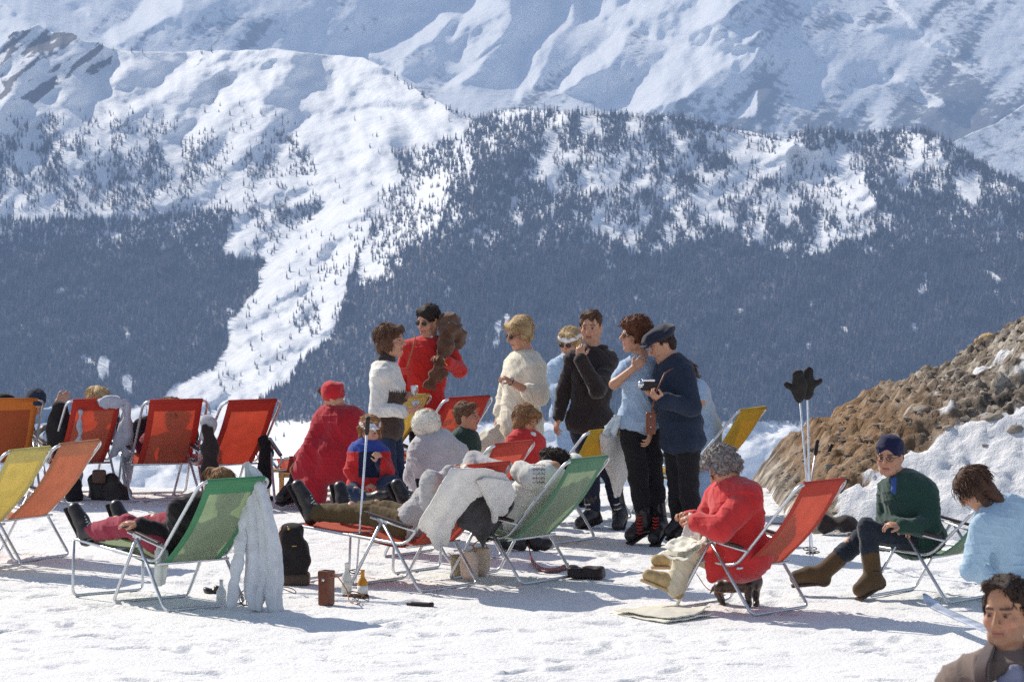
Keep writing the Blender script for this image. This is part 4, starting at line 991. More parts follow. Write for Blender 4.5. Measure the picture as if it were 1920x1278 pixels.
def glass_tumbler(px, py, Y, h=.07, r=.03, label='', m=None):
    c = A3(P(px, py, Y)); mb = MB(); mb.lathe(c-A3((0, 0, h/2)), [(0, r*.8), (h, r), (h, r*.9), (.006, r*.72)], 16)
    o = mb.build('tumbler', m or mat('milky_glass', (.75, .78, .8), rough=.15, bump=0), None); return tag(o, label, 'cup')

# --- woman in the white and brown sweater
p = Person('woman with brown wavy hair in a white and brown sweater and blue jeans', depthloc(727, 32.2), male=False)
p.front = dirv(80)
p.torso((724, 800), (722, 680), (716, 706, -.17), (728, 703, .15), key='sweater', m=W_V, low=.03, hipw=.98, loose=.022, bust=.012, wide=1.02)
p.head((733, 640), dirv(72, 3), hs=1.06, lip=(.40, .06, .06))
p.arm((714, 708, -.15), (706, 768, -.19), (758, 771, -.27), (780, 768, -.3), palm=(0, .6, .8), curl=.45, thumb=-1, m=W_V, g=.020)
p.arm((730, 706, .13), (722, 752, .17), (758, 742, -.05), (778, 738, -.08), palm=(0, -.5, .8), curl=.5, thumb=1, g=.020)
def pt1(V):
    x, y = pix(V); c = np.tile(np.array([.70, .67, .62]), (len(V), 1)); br = np.array([.085, .055, .045])
    near = V[:, 1] < p_Y-.12+.0*x
    a, b = A3(P(706, 768, p_Y-.19)), A3(P(758, 771, p_Y-.27)); ab = b-a; t = np.clip(((V-a)@ab)/(ab@ab), 0, 1); d1 = np.linalg.norm(V-(a+t[:, None]*ab), axis=1)
    a2 = A3(P(714, 708, p_Y-.15)); ab = a-a2; t = np.clip(((V-a2)@ab)/(ab@ab), 0, 1); d2 = np.linalg.norm(V-(a2+t[:, None]*ab), axis=1)
    arm_ = (d1 < .075) | (d2 < .078); m_ = (y > 733+3*np.sin(x*1.9)) & ~arm_; c[m_] = br; m2 = (y > 788) & ~(d1 < .065); c[m2] = br*.9; return c
p_Y = 32.2; p.paint['sweater'] = pt1
p.leg((716, 812, -.07), (730, 892, -.09), (728, 978, -.05), (762, 992, -.06), m=T_NAVY, boot=M_BOOT, tr=1.06)
p.leg((730, 812, .08), (744, 892, .08), (742, 970, .1), (776, 984, .1), boot=M_BOOT, tr=1.06)
p.hair(H_BROWN, 'bob', 3, 1.0)
S = p.garment('turtleneck', wool('dark_brown_knit', (.045, .032, .03))); S.cap((p.pt((716, 688))), p.pt((726, 671)), .074, .062)
p.done()
glass_tumbler(777, 731, 32.1, label='white paper cup in the far hand of the woman with the brown band')
glass_tumbler(779, 760, 31.95, label='clear glass in the near hand of the woman with the brown band', m=mat('glass_clear', (.8, .82, .85), rough=.08, bump=0, trans=.3))

# --- man in the red sweater
p = Person('man with dark hair and sunglasses in a red sweater, brown coat over his shoulder', depthloc(800, 36.1))
p.front = dirv(-15)
p.torso((797, 765), (806, 634), (768, 652, .02), (842, 655, .02), m=W_RED, low=-.0, wide=1.14, loose=.026)
p.head((803, 602), dirv(-38, -14), hs=1.12)
p.arm((768, 654, .02), (752, 712, .05), (766, 764, -.1), (768, 790, -.1), palm=(1, 0, 0), m=W_RED, g=.02)
p.arm((842, 657, .0), (861, 694, -.02), (836, 677, -.23), (815, 665, -.27), palm=(0, -.1, -1), curl=.55, thumb=-1, m=W_RED, g=.022)
p.leg((784, 775), (784, 845), (784, 908), (776, 918, -.2), m=T_BLACK, boot=M_BOOT)
p.leg((812, 775), (814, 845), (816, 908), (818, 918, -.2), boot=M_BOOT)
p.hair(H_DARK, 'short', 5, 1.05); p.sunglasses()
cl = mat('white_shirt', (.75, .74, .78), bump=.1)
S = p.garment('collar', cl); 
for q in (-1, 1): S.cap(p.hp(.048*q, .045, -.118), p.hp(.020*q, .085, -.160), .014, .007)
MB().tube([p.pt((837, 671, -.30)), p.pt((834, 679, -.30)), p.pt((838, 684, -.27)), p.pt((843, 680, -.2)), p.pt((842, 672, -.2)), ], .006, closed=True).build('wrist_watch', mat('gold_metal', (.6, .4, .12), rough=.3, metal=1, bump=0), p.root)
p.done()
# his coat and strap
e = Sdf(.03); Yc = 36.1; q = lambda x, y, d=0: A3(P(x, y, Yc+d))
e.chain([q(824, 592, .02), q(842, 606, -.03), q(856, 640, -.03)], [.035, .095, .07]); e.chain([q(838, 612, -.10), q(836, 650, -.16), q(824, 672, -.24)], [.085, .07, .04])
e.chain([q(824, 672, -.28), q(816, 695, -.27), q(806, 722, -.25)], [.035, .045, .05], flat=(A3((0, 1, 0)), .6)); e.chain([q(828, 680, -.25), q(826, 700, -.25), q(822, 712, -.25)], [.035, .04, .035], flat=(A3((0, 1, 0)), .6))
e.chain([q(848, 600, .03), q(863, 625, .03), q(860, 645, .0)], [.05, .045, .03])
V, Fc, _ = e.mesh(.0075, fold_noise(.0085, 60, 4)); o = mkmesh('fur_coat', V, Fc, wool('brown_fur', (.115, .055, .03), bump=1.0, fr=90, var=.5)); tag(o, 'crumpled brown coat slung over the shoulder of the man in red', 'coat')
mb = MB().tube([q(779, 628, -.11), q(775, 650, -.17), q(765, 685, -.2), q(760, 692, -.2)], .006); o = mb.build('camera_strap', mat('tan_leather', (.35, .14, .06), bump=0)); tag(o, 'thin tan shoulder strap across the red sweater', 'strap')
S = Sdf(.006); S.box(q(758, 696, -.22), [.045, .03, .03], None, .012); V, Fc, _ = S.mesh(.006); o = mkmesh('small_bag', V, Fc, mat('red_leather', (.5, .04, .03), rough=.4)); tag(o, 'small red pouch on the strap of the man in red', 'bag')

# --- blonde woman, cream sweater
p = Person('blonde woman with dark glasses in a cream sweater, one forearm raised', depthloc(977, 33.6), male=False)
p.front = dirv(-62)
p.torso((975, 795), (988, 660), (964, 690, .14), (1002, 690, -.13), key='sweater', m=W_CREAM, low=.05, wide=1.16, loose=.038, bust=.02, dep=1.15, hipw=1.08)
p.head((974, 626), dirv(-62, -16), hs=1.08, lip=(.38, .08, .07), brow=(.3, .18, .1))
p.arm((1002, 695, -.14), (1008, 742, -.22), (960, 717, -.34), (938, 702, -.38), palm=(0, .3, -1), curl=1.0, thumb=1, m=W_CREAM, sleeve=.62, g=.040, r=1.12)
p.arm((962, 694, .12), (945, 750, .10), (932, 796, .0), (930, 815, -.02), palm=(1, 0, 0), curl=.9, m=W_CREAM, sleeve=.7, g=.03)
p.leg((964, 810, .05), (968, 880, .05), (972, 945, .1), (950, 958, .02), m=T_OLIVE if False else wool('dark_olive_trousers', (.035, .035, .018), bump=.2), boot=M_BOOT, tr=1.05)
p.leg((988, 810, -.06), (992, 880, -.06), (996, 945, 0), (972, 960, -.08), boot=M_BOOT, tr=1.05)
p.hair(H_BLOND, 'bob', 8, .93, length=-.04); p.sunglasses()
S = p.garment('collar', mat('pale_collar', (.75, .70, .78), bump=.1)); S.cap(p.hp(-.04, .03, -.125), p.hp(.0, .07, -.155), .016, .01); S.cap(p.hp(.05, .0, -.12), p.hp(.02, .07, -.155), .018, .01); S.cap(p.hp(.05, .0, -.12), p.hp(.01, -.07, -.115), .018)
p.ring('bracelet', (958, 715, -.345), p.pt((1008, 742, -.22))-p.pt((960, 717, -.34)), .032, .004, mat('dark_strap', (.03, .03, .05), bump=0))
p.done()
S = Sdf(.05); q = lambda x, y, d=0: A3(P(x, y, 33.4+d))
S.ell(q(917, 828), [.115, .07, .085]); S.ell(q(935, 845), [.08, .07, .09]); S.ell(q(903, 838), [.05, .05, .06])
S.cap(q(925, 812), q(932, 802), .022, .014)
V, Fc, _ = S.mesh(.007, fold_noise(.009, 45, 2)); o = mkmesh('cream_bag', V, Fc, wool('cream_fleece', (.72, .64, .50), bump=.8, fr=120)); tag(o, 'soft cream jacket bundled in the blonde woman’s lowered hand'.replace('’', "'"), 'jacket')

# --- blonde behind, headband
p = Person('blond person with a white headband, half hidden behind the man in black', depthloc(1068, 35.0), male=False)
p.front = dirv(-20)
p.torso((1070, 772), (1066, 670), (1040, 690, 0), (1094, 690, .05), m=W_LBLUE, low=.03, loose=.022, wide=1.05)
p.head((1069, 642), dirv(-30, -18), hs=1.02); 
p.arm((1040, 692, 0), (1031, 732, .02), (1062, 724, -.2), (1085, 720, -.24), palm=(0, 0, 1), m=W_LBLUE, g=.022)
p.arm((1094, 692, .05), (1104, 740, .05), (1085, 765, -.1), (1075, 775, -.15), palm=(0, 0, 1), m=W_LBLUE, g=.02)
p.leg((1058, 785), (1064, 855), (1066, 925), (1060, 935, -.15), m=T_BLUE, boot=M_BOOT, tr=1.15); p.leg((1084, 785), (1082, 855), (1084, 925), (1088, 935, -.15), boot=M_BOOT, tr=1.15)
p.hair(H_BLOND, 'long', 4, 1.0)
S = p.garment('headband', mat('white_cotton', (.75, .74, .76), bump=.2)); R_, F_, U_ = p.hf
for a in np.linspace(-1.9, 1.9, 15)[:-1]:
    b = a+.272; S.cap(p.hp(.090*math.sin(a), -.012+.096*math.cos(a), .055), p.hp(.090*math.sin(b), -.012+.096*math.cos(b), .055), .016*p.hs, flat=(F_*math.cos(a)+R_*math.sin(a), .5))
p.sunglasses(); p.done()

# --- man in black cardigan
p = Person('man in a dark grey cardigan and navy trousers, hand held to his chin', depthloc(1108, 33.0))
p.front = dirv(-12)
p.torso((1106, 786), (1113, 650), (1073, 676, -.02), (1141, 674, .03), key='cardigan', m=W_BLACK, low=.04, wide=1.12, loose=.022, belly=.012)
p.head((1108, 613), dirv(-14, -8), hs=1.08, brow=(.12, .06, .04))
p.arm((1141, 677, .02), (1120, 730, -.23), (1088, 672, -.27), (1088, 648, -.26), palm=(.35, .9, .0), curl=.75, thumb=-1, m=W_BLACK, g=.026, r=1.1)
p.arm((1072, 680, -.02), (1056, 738, .0), (1048, 782, -.05), (1042, 803, -.07), palm=(.7, .3, -.2), curl=.45, thumb=-1, m=W_BLACK, g=.018, spread=.4)
p.leg((1090, 800), (1106, 885, -.02), (1112, 968, .0), (1088, 980, -.10), m=wool('navy_trousers', (.016, .018, .035), bump=.2), boot=M_BOOT, laces=True, tr=1.08, shaft=.2)
p.leg((1124, 800), (1146, 885, .02), (1163, 966, .02), (1158, 984, -.14), boot=M_BOOT, laces=True, tr=1.08, shaft=.2)
p.hair(hair_mat('cropped_brown_hair', (.10, .05, .03)), 'short', 11, .97)
S = p.garment('collar', W_BLACK); S.cap(p.pt((1098, 655, -.02)), p.pt((1128, 652, -.02)), .05, .05, flat=(A3((0, 0, 1)), .6)); p.done()

# --- woman with curls, black trousers
p = Person('woman with auburn curls, light blue sweater and black trousers, hand at her throat', depthloc(1195, 31.7), male=False)
p.front = dirv(-50)
p.torso((1198, 788), (1205, 668), (1176, 690, -.02), (1222, 692, .08), m=W_LBLUE, low=.015, wide=1.04, loose=.018, bust=.014)
p.head((1190, 630), dirv(-72, 2), hs=1.06, lip=(.5, .05, .06))
p.arm((1176, 692, -.03), (1152, 720, -.14), (1188, 690, -.23), (1207, 672, -.20), palm=(-.1, 1, -.3), curl=.35, thumb=1, m=W_LBLUE, sleeve=.3, g=.018, r=1.05)
p.arm((1222, 696, .08), (1226, 760, .0), (1220, 806, -.16), (1216, 828, -.2), palm=(-.9, .2, 0), curl=.5, thumb=1, m=W_LBLUE, sleeve=.3)
p.leg((1184, 802, -.02), (1197, 895, -.03), (1208, 985, .0), (1182, 1003, -.08), m=T_BLACK, boot=M_BOOT, laces=False, tr=1.10, shaft=.17)
p.leg((1212, 802, .06), (1226, 895, .06), (1238, 985, .02), (1226, 1008, -.16), boot=M_BOOT, laces=False, tr=1.10, shaft=.17)
ml = mat('red_lace', (.45, .03, .02), bump=0); mb = MB()
for (ax_, ay_, d_) in ((1199, 968, -.075), (1229, 970, -.09)):
    for i in range(6): mb.tube([p.pt((ax_-5, ay_+i*6, d_-.01*i)), p.pt((ax_, ay_+2+i*6, d_-.02-.01*i)), p.pt((ax_+6, ay_+i*6, d_-.01*i))], .006)
mb.build('boot_laces', ml, p.root)
p.hair(H_RED, 'curly', 9, 1.04); p.sunglasses(clear=True); p.done()

# --- man in the navy cap and jacket
p = Person('man in a navy cap and jacket looking down at his camera, seen from behind', depthloc(1278, 31.5))
p.front = dirv(-80)
p.torso((1278, 798), (1262, 674), (1248, 694, .15), (1284, 700, -.14), key='jacket', m=W_NAVY, low=.12, wide=1.14, loose=.032, belly=.01, dep=1.15, hipw=1.0, noise=fold_noise(.004, 24, 3))
p.head((1241, 648), dirv(-78, -24), hs=1.06)
p.arm((1284, 705, -.14), (1295, 762, -.20), (1244, 750, -.34), (1224, 742, -.37), palm=(0, .5, .8), curl=.8, thumb=-1, m=W_NAVY, g=.034, r=1.15)
p.arm((1248, 700, .14), (1243, 758, .12), (1228, 742, -.12), (1212, 736, -.2), palm=(0, -.3, .8), curl=.7, thumb=1, m=W_NAVY, g=.03)
p.leg((1268, 830, .06), (1270, 905, .05), (1276, 985, .08), (1256, 996, .04), m=T_BLACK, boot=M_BOOT, tr=1.1, flare=.012)
p.leg((1290, 830, -.06), (1292, 908, -.06), (1298, 990, -.05), (1276, 1004, -.09), boot=M_BOOT, tr=1.1, flare=.012)
S = p.garment('collar', W_NAVY); S.cap(p.pt((1256, 672, .05)), p.pt((1276, 682, -.06)), .055, .06)
p.hair(hair_mat('dark_hair', (.04, .022, .016)), 'short', 12, .95)
R, Fd, U = p.hf; M = np.array([R, Fd, U]); S = Sdf(.02); hs = p.hs
S.ell(p.hp(0, -.022, .082), np.array([.098, .125, .058])*hs, M); S.ell(p.hp(0, .03, .080), np.array([.088, .10, .040])*hs, M); S.ell(p.hp(0, .108, .052), np.array([.064, .050, .010])*hs, M, k=.012)
V, Fc, _ = S.mesh(.006, fold_noise(.003, 60, 2)); mkmesh('cap', V, Fc, wool('navy_cap', (.016, .018, .034), bump=.3), p.root)
p.done()
# his camera and leather case
q = lambda x, y, d=0: A3(P(x, y, 31.5+d)); mb = MB()
e = empty('camera', tuple(q(1216, 722, -.25)), 'small silver and black camera held by the man in the navy cap', 'camera')
S = Sdf(.004); S.box(q(1217, 723, -.24), [.065, .025, .035], None, .008); V, Fc, _ = S.mesh(.005); mkmesh('body', V, Fc, mat('black_leatherette', (.03, .02, .02), rough=.5), e)
MB().lathe(q(1206, 722, -.25), [(0, .03), (.035, .028), (.04, .02)], 16, axis=(-1, -.3, .2)).box(q(1216, 713, -.24), .05, .02, .010, bev=.004).build('lens_barrel', mat('chrome', (.75, .75, .75), rough=.2, metal=1, bump=0), e)
e = empty('camera_case', tuple(q(1218, 800, -.42)), 'brown leather camera case hanging from the navy jacket man', 'camera case')
S = Sdf(.004); S.box(q(1220, 793, -.36), [.038, .03, .085], None, .012); V, Fc, _ = S.mesh(.006); mkmesh('case', V, Fc, mat('brown_leather', (.17, .055, .03), rough=.4), e)
MB().tube([q(1222, 770, -.36), q(1228, 740, -.36), q(1246, 700, -.30), q(1262, 690, -.25)], .006).build('strap', mat('brown_leather'), e)
mb = MB(); [mb.lathe(q(1220, y, -.39), [(0, .006), (.008, .005)], 8, axis=(0, -1, 0)) for y in (780, 800)]; mb.build('stud', mat('chrome'), e)

# --- bent person behind the cap man
p = Person('person in pale blue trousers bending down, mostly hidden behind the navy jacket', depthloc(1322, 34.2), male=False)
p.front = dirv(-70)
p.torso((1322, 800), (1300, 722), (1296, 735, .14), (1306, 738, -.14), m=W_LBLUE, low=.03)
p.head((1284, 708), dirv(-70, -40), hs=.98)
p.arm((1306, 740, -.14), (1314, 752, -.2), (1290, 775, -.26), (1280, 785, -.26), palm=(0, 0, 1), m=W_LBLUE, sleeve=.3); p.arm((1296, 738, .14), (1290, 768, .14), (1280, 790, .1), (1275, 800, .1), palm=(0, 0, 1), m=W_LBLUE)
p.leg((1318, 808, .06), (1322, 868, .06), (1318, 935, .06), (1302, 946, .03), m=T_BLUE, boot=M_BOOT, tr=1.3, flare=.03); p.leg((1328, 808, -.06), (1328, 868, -.06), (1322, 940, -.06), (1302, 950, -.08), boot=M_BOOT, tr=1.3, flare=.03)
p.hair(H_BROWN, 'bob', 15); p.done()
# --- crimson cloak and felt hat
Yk = 34.6; q = lambda x, y, d=0: A3(P(x, y, Yk+d))
p = Person('seated person wrapped in a crimson cloak with a red felt hat, back turned', depthloc(630, Yk), male=False)
p.front = dirv(-125)
p.torso((640, 868), (634, 768), (612, 785, .05), (666, 786, .05), key='cloak', m=W_CLOAK, low=.02, wide=1.25, loose=.045, dep=1.35, noise=fold_noise(.010, 20, 7))
p.head((624, 742), dirv(-118, -38), hs=1.02)
p.arm((612, 788, .0), (590, 835, -.0), (566, 862, .1), (555, 868, .1), palm=(0, 0, -1), m=W_CLOAK, g=.05); p.arm((666, 790, .0), (672, 840, .1), (640, 860, .3), (630, 860, .35), palm=(0, 0, -1), m=W_CLOAK, g=.05)
S = p.garment('cloak', W_CLOAK)
S.chain([q(605, 800, -.02), q(590, 850, -.08), q(583, 925, -.12)], [.09, .12, .13], k=.05); S.chain([q(625, 800, -.05), q(618, 850, -.12), q(615, 880, -.14)], [.12, .13, .12], k=.05)
S.chain([q(652, 790, -.02), q(668, 800, -.02), q(648, 850, -.05)], [.11, .09, .11], k=.05); S.chain([q(583, 850, -.02), q(570, 890, -.04), q(572, 920, -.06)], [.07, .08, .06], k=.04)
p.leg((625, 868, .1), (566, 862, .15), (548, 918, .15), (528, 932, .05), m=T_BLACK, boot=M_BOOT, bootkey='shoe', shaft=.04); p.leg((640, 870, .25), (585, 865, .35), (560, 920, .4), (540, 928, .35), boot=M_BOOT, bootkey='shoe', shaft=.04)
S = p.garment('sock', W_WHITE); S.cap(p.pt((552, 905, .15)), p.pt((547, 918, .15)), .05, .05)
p.hair(H_RED, 'short', 22, .80)
R, Fd, U = p.hf; M = np.array([R, Fd, U]); S = Sdf(.02); S.ell(q(624, 735), [.102, .108, .090]); S.ell(q(624, 723), [.088, .09, .035])
V, Fc, _ = S.mesh(.006, fold_noise(.003, 50, 3)); mkmesh('felt_hat', V, Fc, wool('red_felt', (.50, .018, .025), bump=.6), p.root)
p.done(); 

# --- girl with the white visor
Yg = 31.3
p = Person('small girl with a white visor in a navy and red jacket, eating', depthloc(692, Yg), sc=.78, male=False, skin=(.62, .34, .23))
p.front = dirv(5)
p.torso((690, 903), (692, 836), (672, 850), (713, 850), key='jacket', m=W_V, low=.05, loose=.03, wide=1.05, dep=1.1)
p.head((694, 808), dirv(8, -14), hs=.90)
p.arm((671, 852), (658, 884, -.06), (686, 907, -.16), (700, 912, -.2), palm=(0, .3, -1), m=W_V, key='jacket', g=.026, thumb=-1); p.arm((714, 852), (724, 884, -.06), (714, 865, -.18), (709, 855, -.2), palm=(-.4, .8, 0), key='jacket', g=.026, curl=1.1)
Yg_ = Yg
def ptg(V):
    x, y = pix(V); c = np.tile(np.array([.50, .02, .02]), (len(V), 1)); m_ = (x > 672) & (x < 714-(y-850)*.05) & (y < 895) & (V[:, 1] < 99); c[m_] = (.012, .018, .05); c[(y < 846)] = (.03, .06, .28); return c
p.paint['jacket'] = ptg
p.leg((680, 908), (655, 925, -.25), (700, 935, -.35), (725, 928, -.4), m=T_NAVY, boot=M_BOOT, tr=1.0); p.leg((702, 908), (738, 905, -.2), (735, 940, -.2), (715, 944, -.28), boot=M_BOOT)
p.hair(H_BLOND if False else hair_mat('strawberry_hair', (.36, .17, .07)), 'long', 25, .95, length=-.08)
R, Fd, U = p.hf; S = p.garment('visor', mat('white_cotton'))
for a in np.linspace(-1.5, 1.5, 13)[:-1]:
    b = a+.25; S.cap(p.hp(.086*math.sin(a), -.01+.096*math.cos(a), .072), p.hp(.086*math.sin(b), -.01+.096*math.cos(b), .072), .022*p.hs, flat=(Fd*math.cos(a)+R*math.sin(a), .35))
S.ell(p.hp(0, .112, .062), np.array([.06, .038, .007]), np.array([R, Fd, U])); p.done()

# --- white fur hat, grey sweater
p = Person('person in a round white fur hat and light grey sweater, sitting with back turned', depthloc(815, 31.6), male=False)
p.front = dirv(-160)
p.torso((822, 905), (812, 828), (790, 846, -.02), (857, 848, .05), m=W_LGREY, low=.05, wide=1.2, loose=.04, dep=1.2)
p.head((801, 795), dirv(-150, -12), hs=1.0)
p.arm((788, 850, -.02), (774, 892, .0), (800, 906, .15), (820, 908, .2), palm=(0, 0, -1), m=W_LGREY, g=.035); p.arm((859, 852, .05), (868, 890, .1), (845, 905, .3), (830, 905, .35), palm=(0, 0, -1), m=W_LGREY, g=.035)
p.leg((815, 910, .1), (790, 898, .45), (760, 945, .5), (740, 950, .5), m=T_NAVY, boot=M_BOOT); p.leg((840, 912, .15), (825, 900, .5), (800, 945, .6), (780, 950, .6), boot=M_BOOT)
p.hair(H_BLOND, 'short', 28, .8)
S = Sdf(.02); S.ell(p.pt((799, 793, -.01)), [.113, .115, .110]); V, Fc, _ = S.mesh(.0065, lambda X, Y, Z: fold_noise(.0016, 130, 5)(X, Y, Z)); ho = mkmesh('fur_hat', V, Fc, wool('white_fur', (.80, .76, .64), bump=.9, fr=120), p.root)
mb = MB(); r = np.random.RandomState(4); cc_ = p.pt((799, 794, -.01))
for i in r.randint(0, len(V), 900):
    n = unit(V[i]-cc_); t = unit(n+r.normal(size=3)*.5); mb.tube([V[i]-n*.003, V[i]+n*.004+t*.002, V[i]+t*.010], [.0018, .0013, .0006], seg=3)
mb.build('fur', wool('white_fur'), ho); p.done()

# --- boy in green
p = Person('boy with short brown hair in a dark green sweater looking to the right', depthloc(872, 33.0), sc=.8, male=True)
p.front = dirv(60)
p.torso((868, 885), (872, 810), (856, 824, -.08), (884, 824, .1), m=W_GREEN, low=.03, loose=.02)
p.head((876, 781), dirv(74, 4), hs=.94)
p.arm((856, 827, -.08), (850, 868, -.1), (872, 890, -.15), (885, 895, -.16), palm=(0, 0, -1), m=W_GREEN); p.arm((884, 827, .1), (888, 868, .12), (900, 885, .0), (910, 890, 0), palm=(0, 0, -1), m=W_GREEN)
p.leg((862, 890), (900, 895, -.1), (905, 950, -.1), (925, 958, -.1), m=T_NAVY, boot=M_BOOT); p.leg((876, 890, .1), (905, 893, .15), (910, 945, .15), (930, 950, .15), boot=M_BOOT)
p.hair(hair_mat('boy_brown_hair', (.16, .08, .045)), 'short', 31, 1.04); p.done()

# --- girl in red
p = Person('girl with light brown bob in a red jacket turned to the right', depthloc(985, 32.6), sc=.85, male=False)
p.front = dirv(50)
p.torso((985, 890), (984, 816), (964, 830, -.08), (1004, 832, .06), key='jacket', m=W_COAT, low=.04, loose=.03)
p.head((987, 788), dirv(52, -24), hs=.95)
p.arm((963, 833, -.08), (955, 872, -.1), (978, 892, -.18), (990, 895, -.2), palm=(0, 0, -1), key='jacket', m=W_COAT, g=.025); p.arm((1005, 834, .06), (1012, 872, .05), (1005, 892, -.12), (1000, 900, -.15), palm=(0, 0, -1), key='jacket', g=.025)
p.leg((976, 895), (1000, 900, -.25), (1000, 955, -.25), (1018, 962, -.3), m=T_NAVY, boot=M_BOOT); p.leg((996, 895, .1), (1025, 898, -.1), (1025, 950, -.1), (1045, 957, -.15), boot=M_BOOT)
p.hair(H_LT, 'bob', 33, .98, length=.02)
S = p.garment('collar', cl); S.cap(p.pt((974, 818, -.06)), p.pt((996, 818, -.06)), .035, .035); p.done()

def recl(key):
    root, Q = CH[key]; return Q
def onback(key, px, py, off=.03):
    """where the view of a pixel meets the plane of a chair's back, a little behind it"""
    Q = recl(key); a, b, c = Q(.48, 0, .32), Q(.48, .57, .32), Q(.99, 0, .885); n = unit(np.cross(b-a, c-a)); cam_ = A3((0, 0, HC))
    if float(n@(cam_-a)) < 0: n = -n
    a = a+n*off; d = A3(P(px, py, 1.0))-cam_; t = float((a-cam_)@n)/float(d@n); return cam_+d*t

# --- lying in the red chair with the white jacket: grey sweater, olive trousers
Q = recl('C8'); p = Person('reclining person in a fluffy grey sweater, olive trousers and black lace boots, face covered', tuple(Q(.3, .285, 0)), male=True)
p.front = A3((-.5, .2, .8)); p.loc[2] = 0
A = lambda u, w_, z: Q(u, w_, z)
p.torso(A(.34, .28, .46), A(.68, .28, .74), A(.63, .44, .73), A(.63, .12, .73), m=wool('fluffy_grey_wool', (.42, .40, .40), bump=1.0, fr=110), low=.02, loose=.02, belly=.01, dep=1.0, noise=fold_noise(.004, 45, 3))
p.head(A(.80, .28, .79), A(.5, .0, .5)-A(.9, 0, .1), hs=.97)
Wg = wool('fluffy_grey_wool')
yc = p.loc[1]
p.arm(A(.63, .10, .76), A3(P(806, 940, yc-.35)), A3(P(846, 884, yc-.30)), A3(P(885, 882, yc-.25)), palm=(0, .8, -.5), curl=.35, thumb=1, key='sweater', m=Wg, g=.03, r=1.1)
p.arm(A(.63, .46, .76), A3(P(890, 862, yc+.15)) , A3(P(938, 880, yc-.12)), A3(P(915, 884, yc-.2)), palm=(0, .8, -.5), curl=.6, thumb=-1, key='sweater', g=.025)
p.leg(A(.32, .18, .44), A(.0, .16, .50), A(-.46, .10, .485), A(-.55, .05, .67), m=T_OLIVE, boot=M_BOOT, laces=True, tr=1.05, shaft=.13, flare=.008)
p.leg(A(.32, .38, .44), A(.0, .40, .50), A(-.40, .40, .475), A(-.47, .42, .64), boot=M_BOOT, laces=True, tr=1.05, shaft=.13, flare=.008)
p.done()
# white jacket with black lining over the chair back
e = empty('white_jacket', tuple(onback('C8', 880, 890)), 'white jacket with black lining thrown over the red chair back', 'jacket')
J = lambda x, y, o: onback('C8', x, y, o)
mw = wool('white_fleece', (.74, .71, .66), bump=.5); mk = wool('black_lining', (.018, .014, .015), bump=.15)
cloth('shell', [[J(846, 877, .02), J(880, 878, .09), J(918, 880, .08), J(950, 888, .03)], [J(822, 915, .08), J(855, 915, .13), J(898, 912, .12), J(955, 915, .09)], [J(800, 955, .10), J(834, 955, .15), J(862, 948, .13), J(896, 930, .12)], [J(786, 985, .10), J(816, 992, .14), J(842, 985, .12), J(866, 960, .10)], [J(803, 1008, .10), J(822, 1030, .10), J(834, 1016, .10), J(846, 990, .09)]], mw, e, th=.014, nu=40, nv=44, fold=.014, freq=2.6, crump=.02, seed=3)
cloth('lapel', [[J(893, 900, .12), J(918, 896, .14), J(955, 900, .10)], [J(905, 925, .13), J(922, 930, .17), J(962, 925, .12)], [J(914, 945, .12), J(928, 955, .15), J(952, 948, .12)], [J(920, 962, .11), J(930, 975, .13), J(940, 962, .11)]], mw, e, th=.016, nu=26, nv=26, fold=.02, freq=1.5, crump=.015, seed=5)
cloth('lining', [[J(880, 915, .08), J(915, 915, .08), J(958, 915, .06)], [J(858, 955, .06), J(905, 955, .10), J(964, 945, .07)], [J(860, 985, .06), J(905, 985, .09), J(950, 968, .08)], [J(885, 996, .06), J(905, 1008, .08), J(925, 1000, .07)], [J(900, 1014, .06), J(905, 1024, .06), J(911, 1014, .06)]], mk, e, th=.01, nu=26, nv=30, fold=.008, freq=2, crump=.01, seed=6)

# --- lying in the pale green chair: white sweater with patterned cuffs
Q = recl('C9'); p = Person('reclining man with dark curls in a white sweater with patterned cuffs, hand behind his head', tuple(Q(.3, .285, 0)))
p.front = A3((-.5, .2, .8)); yc = p.loc[1]
p.torso(Q(.36, .27, .46), Q(.70, .27, .80), Q(.63, .44, .74), Q(.63, .10, .74), m=W_V, low=.02, loose=.02, dep=1.0, belly=.01)
p.head(A3(P(1034, 878, yc-.05)), unit(A3((-.75, .55, .30))), hs=1.0)
p.arm(Q(.63, .08, .75), A3(P(978, 884, yc-.30)), A3(P(1012, 890, yc-.28)), A3(P(1030, 886, yc-.22)), palm=(0, 1, 0), curl=.4, key='sweater', g=.032, r=1.1)
p.arm(Q(.63, .46, .75), A3(P(1078, 868, yc+.15)), A3(P(1060, 880, yc+.08)), A3(P(1045, 880, yc)), palm=(0, 1, 0), curl=.4, key='sweater', g=.03)
yc9 = yc
def ptc(V):
    x, y = pix(V); c = np.tile(np.array([.74, .71, .65]), (len(V), 1)); a = (x > 999) & (x < 1022) & (y < 908) & (y > 868) & (V[:, 1] < yc9-.1)
    zz = (y+3*np.abs(((x/3.2) % 2)-1)) % 8; c[a & (zz < 2.0)] = (.035, .035, .06); c[a & (zz > 4.2) & (zz < 5.6) & (np.sin(x*1.3) > -.2)] = (.42, .05, .03); return c
p.paint['sweater'] = ptc
p.leg(Q(.34, .18, .45), Q(.00, .14, .52), Q(-.46, .12, .46), Q(-.54, .08, .64), m=wool('grey_trousers', (.22, .22, .25), bump=.2), boot=M_BOOT, laces=True, shaft=.13)
p.leg(Q(.34, .38, .45), Q(.00, .40, .52), Q(-.46, .40, .46), Q(-.53, .42, .64), boot=M_BOOT, laces=True, shaft=.13)
p.hair(H_DARK, 'curly', 41, 1.05)
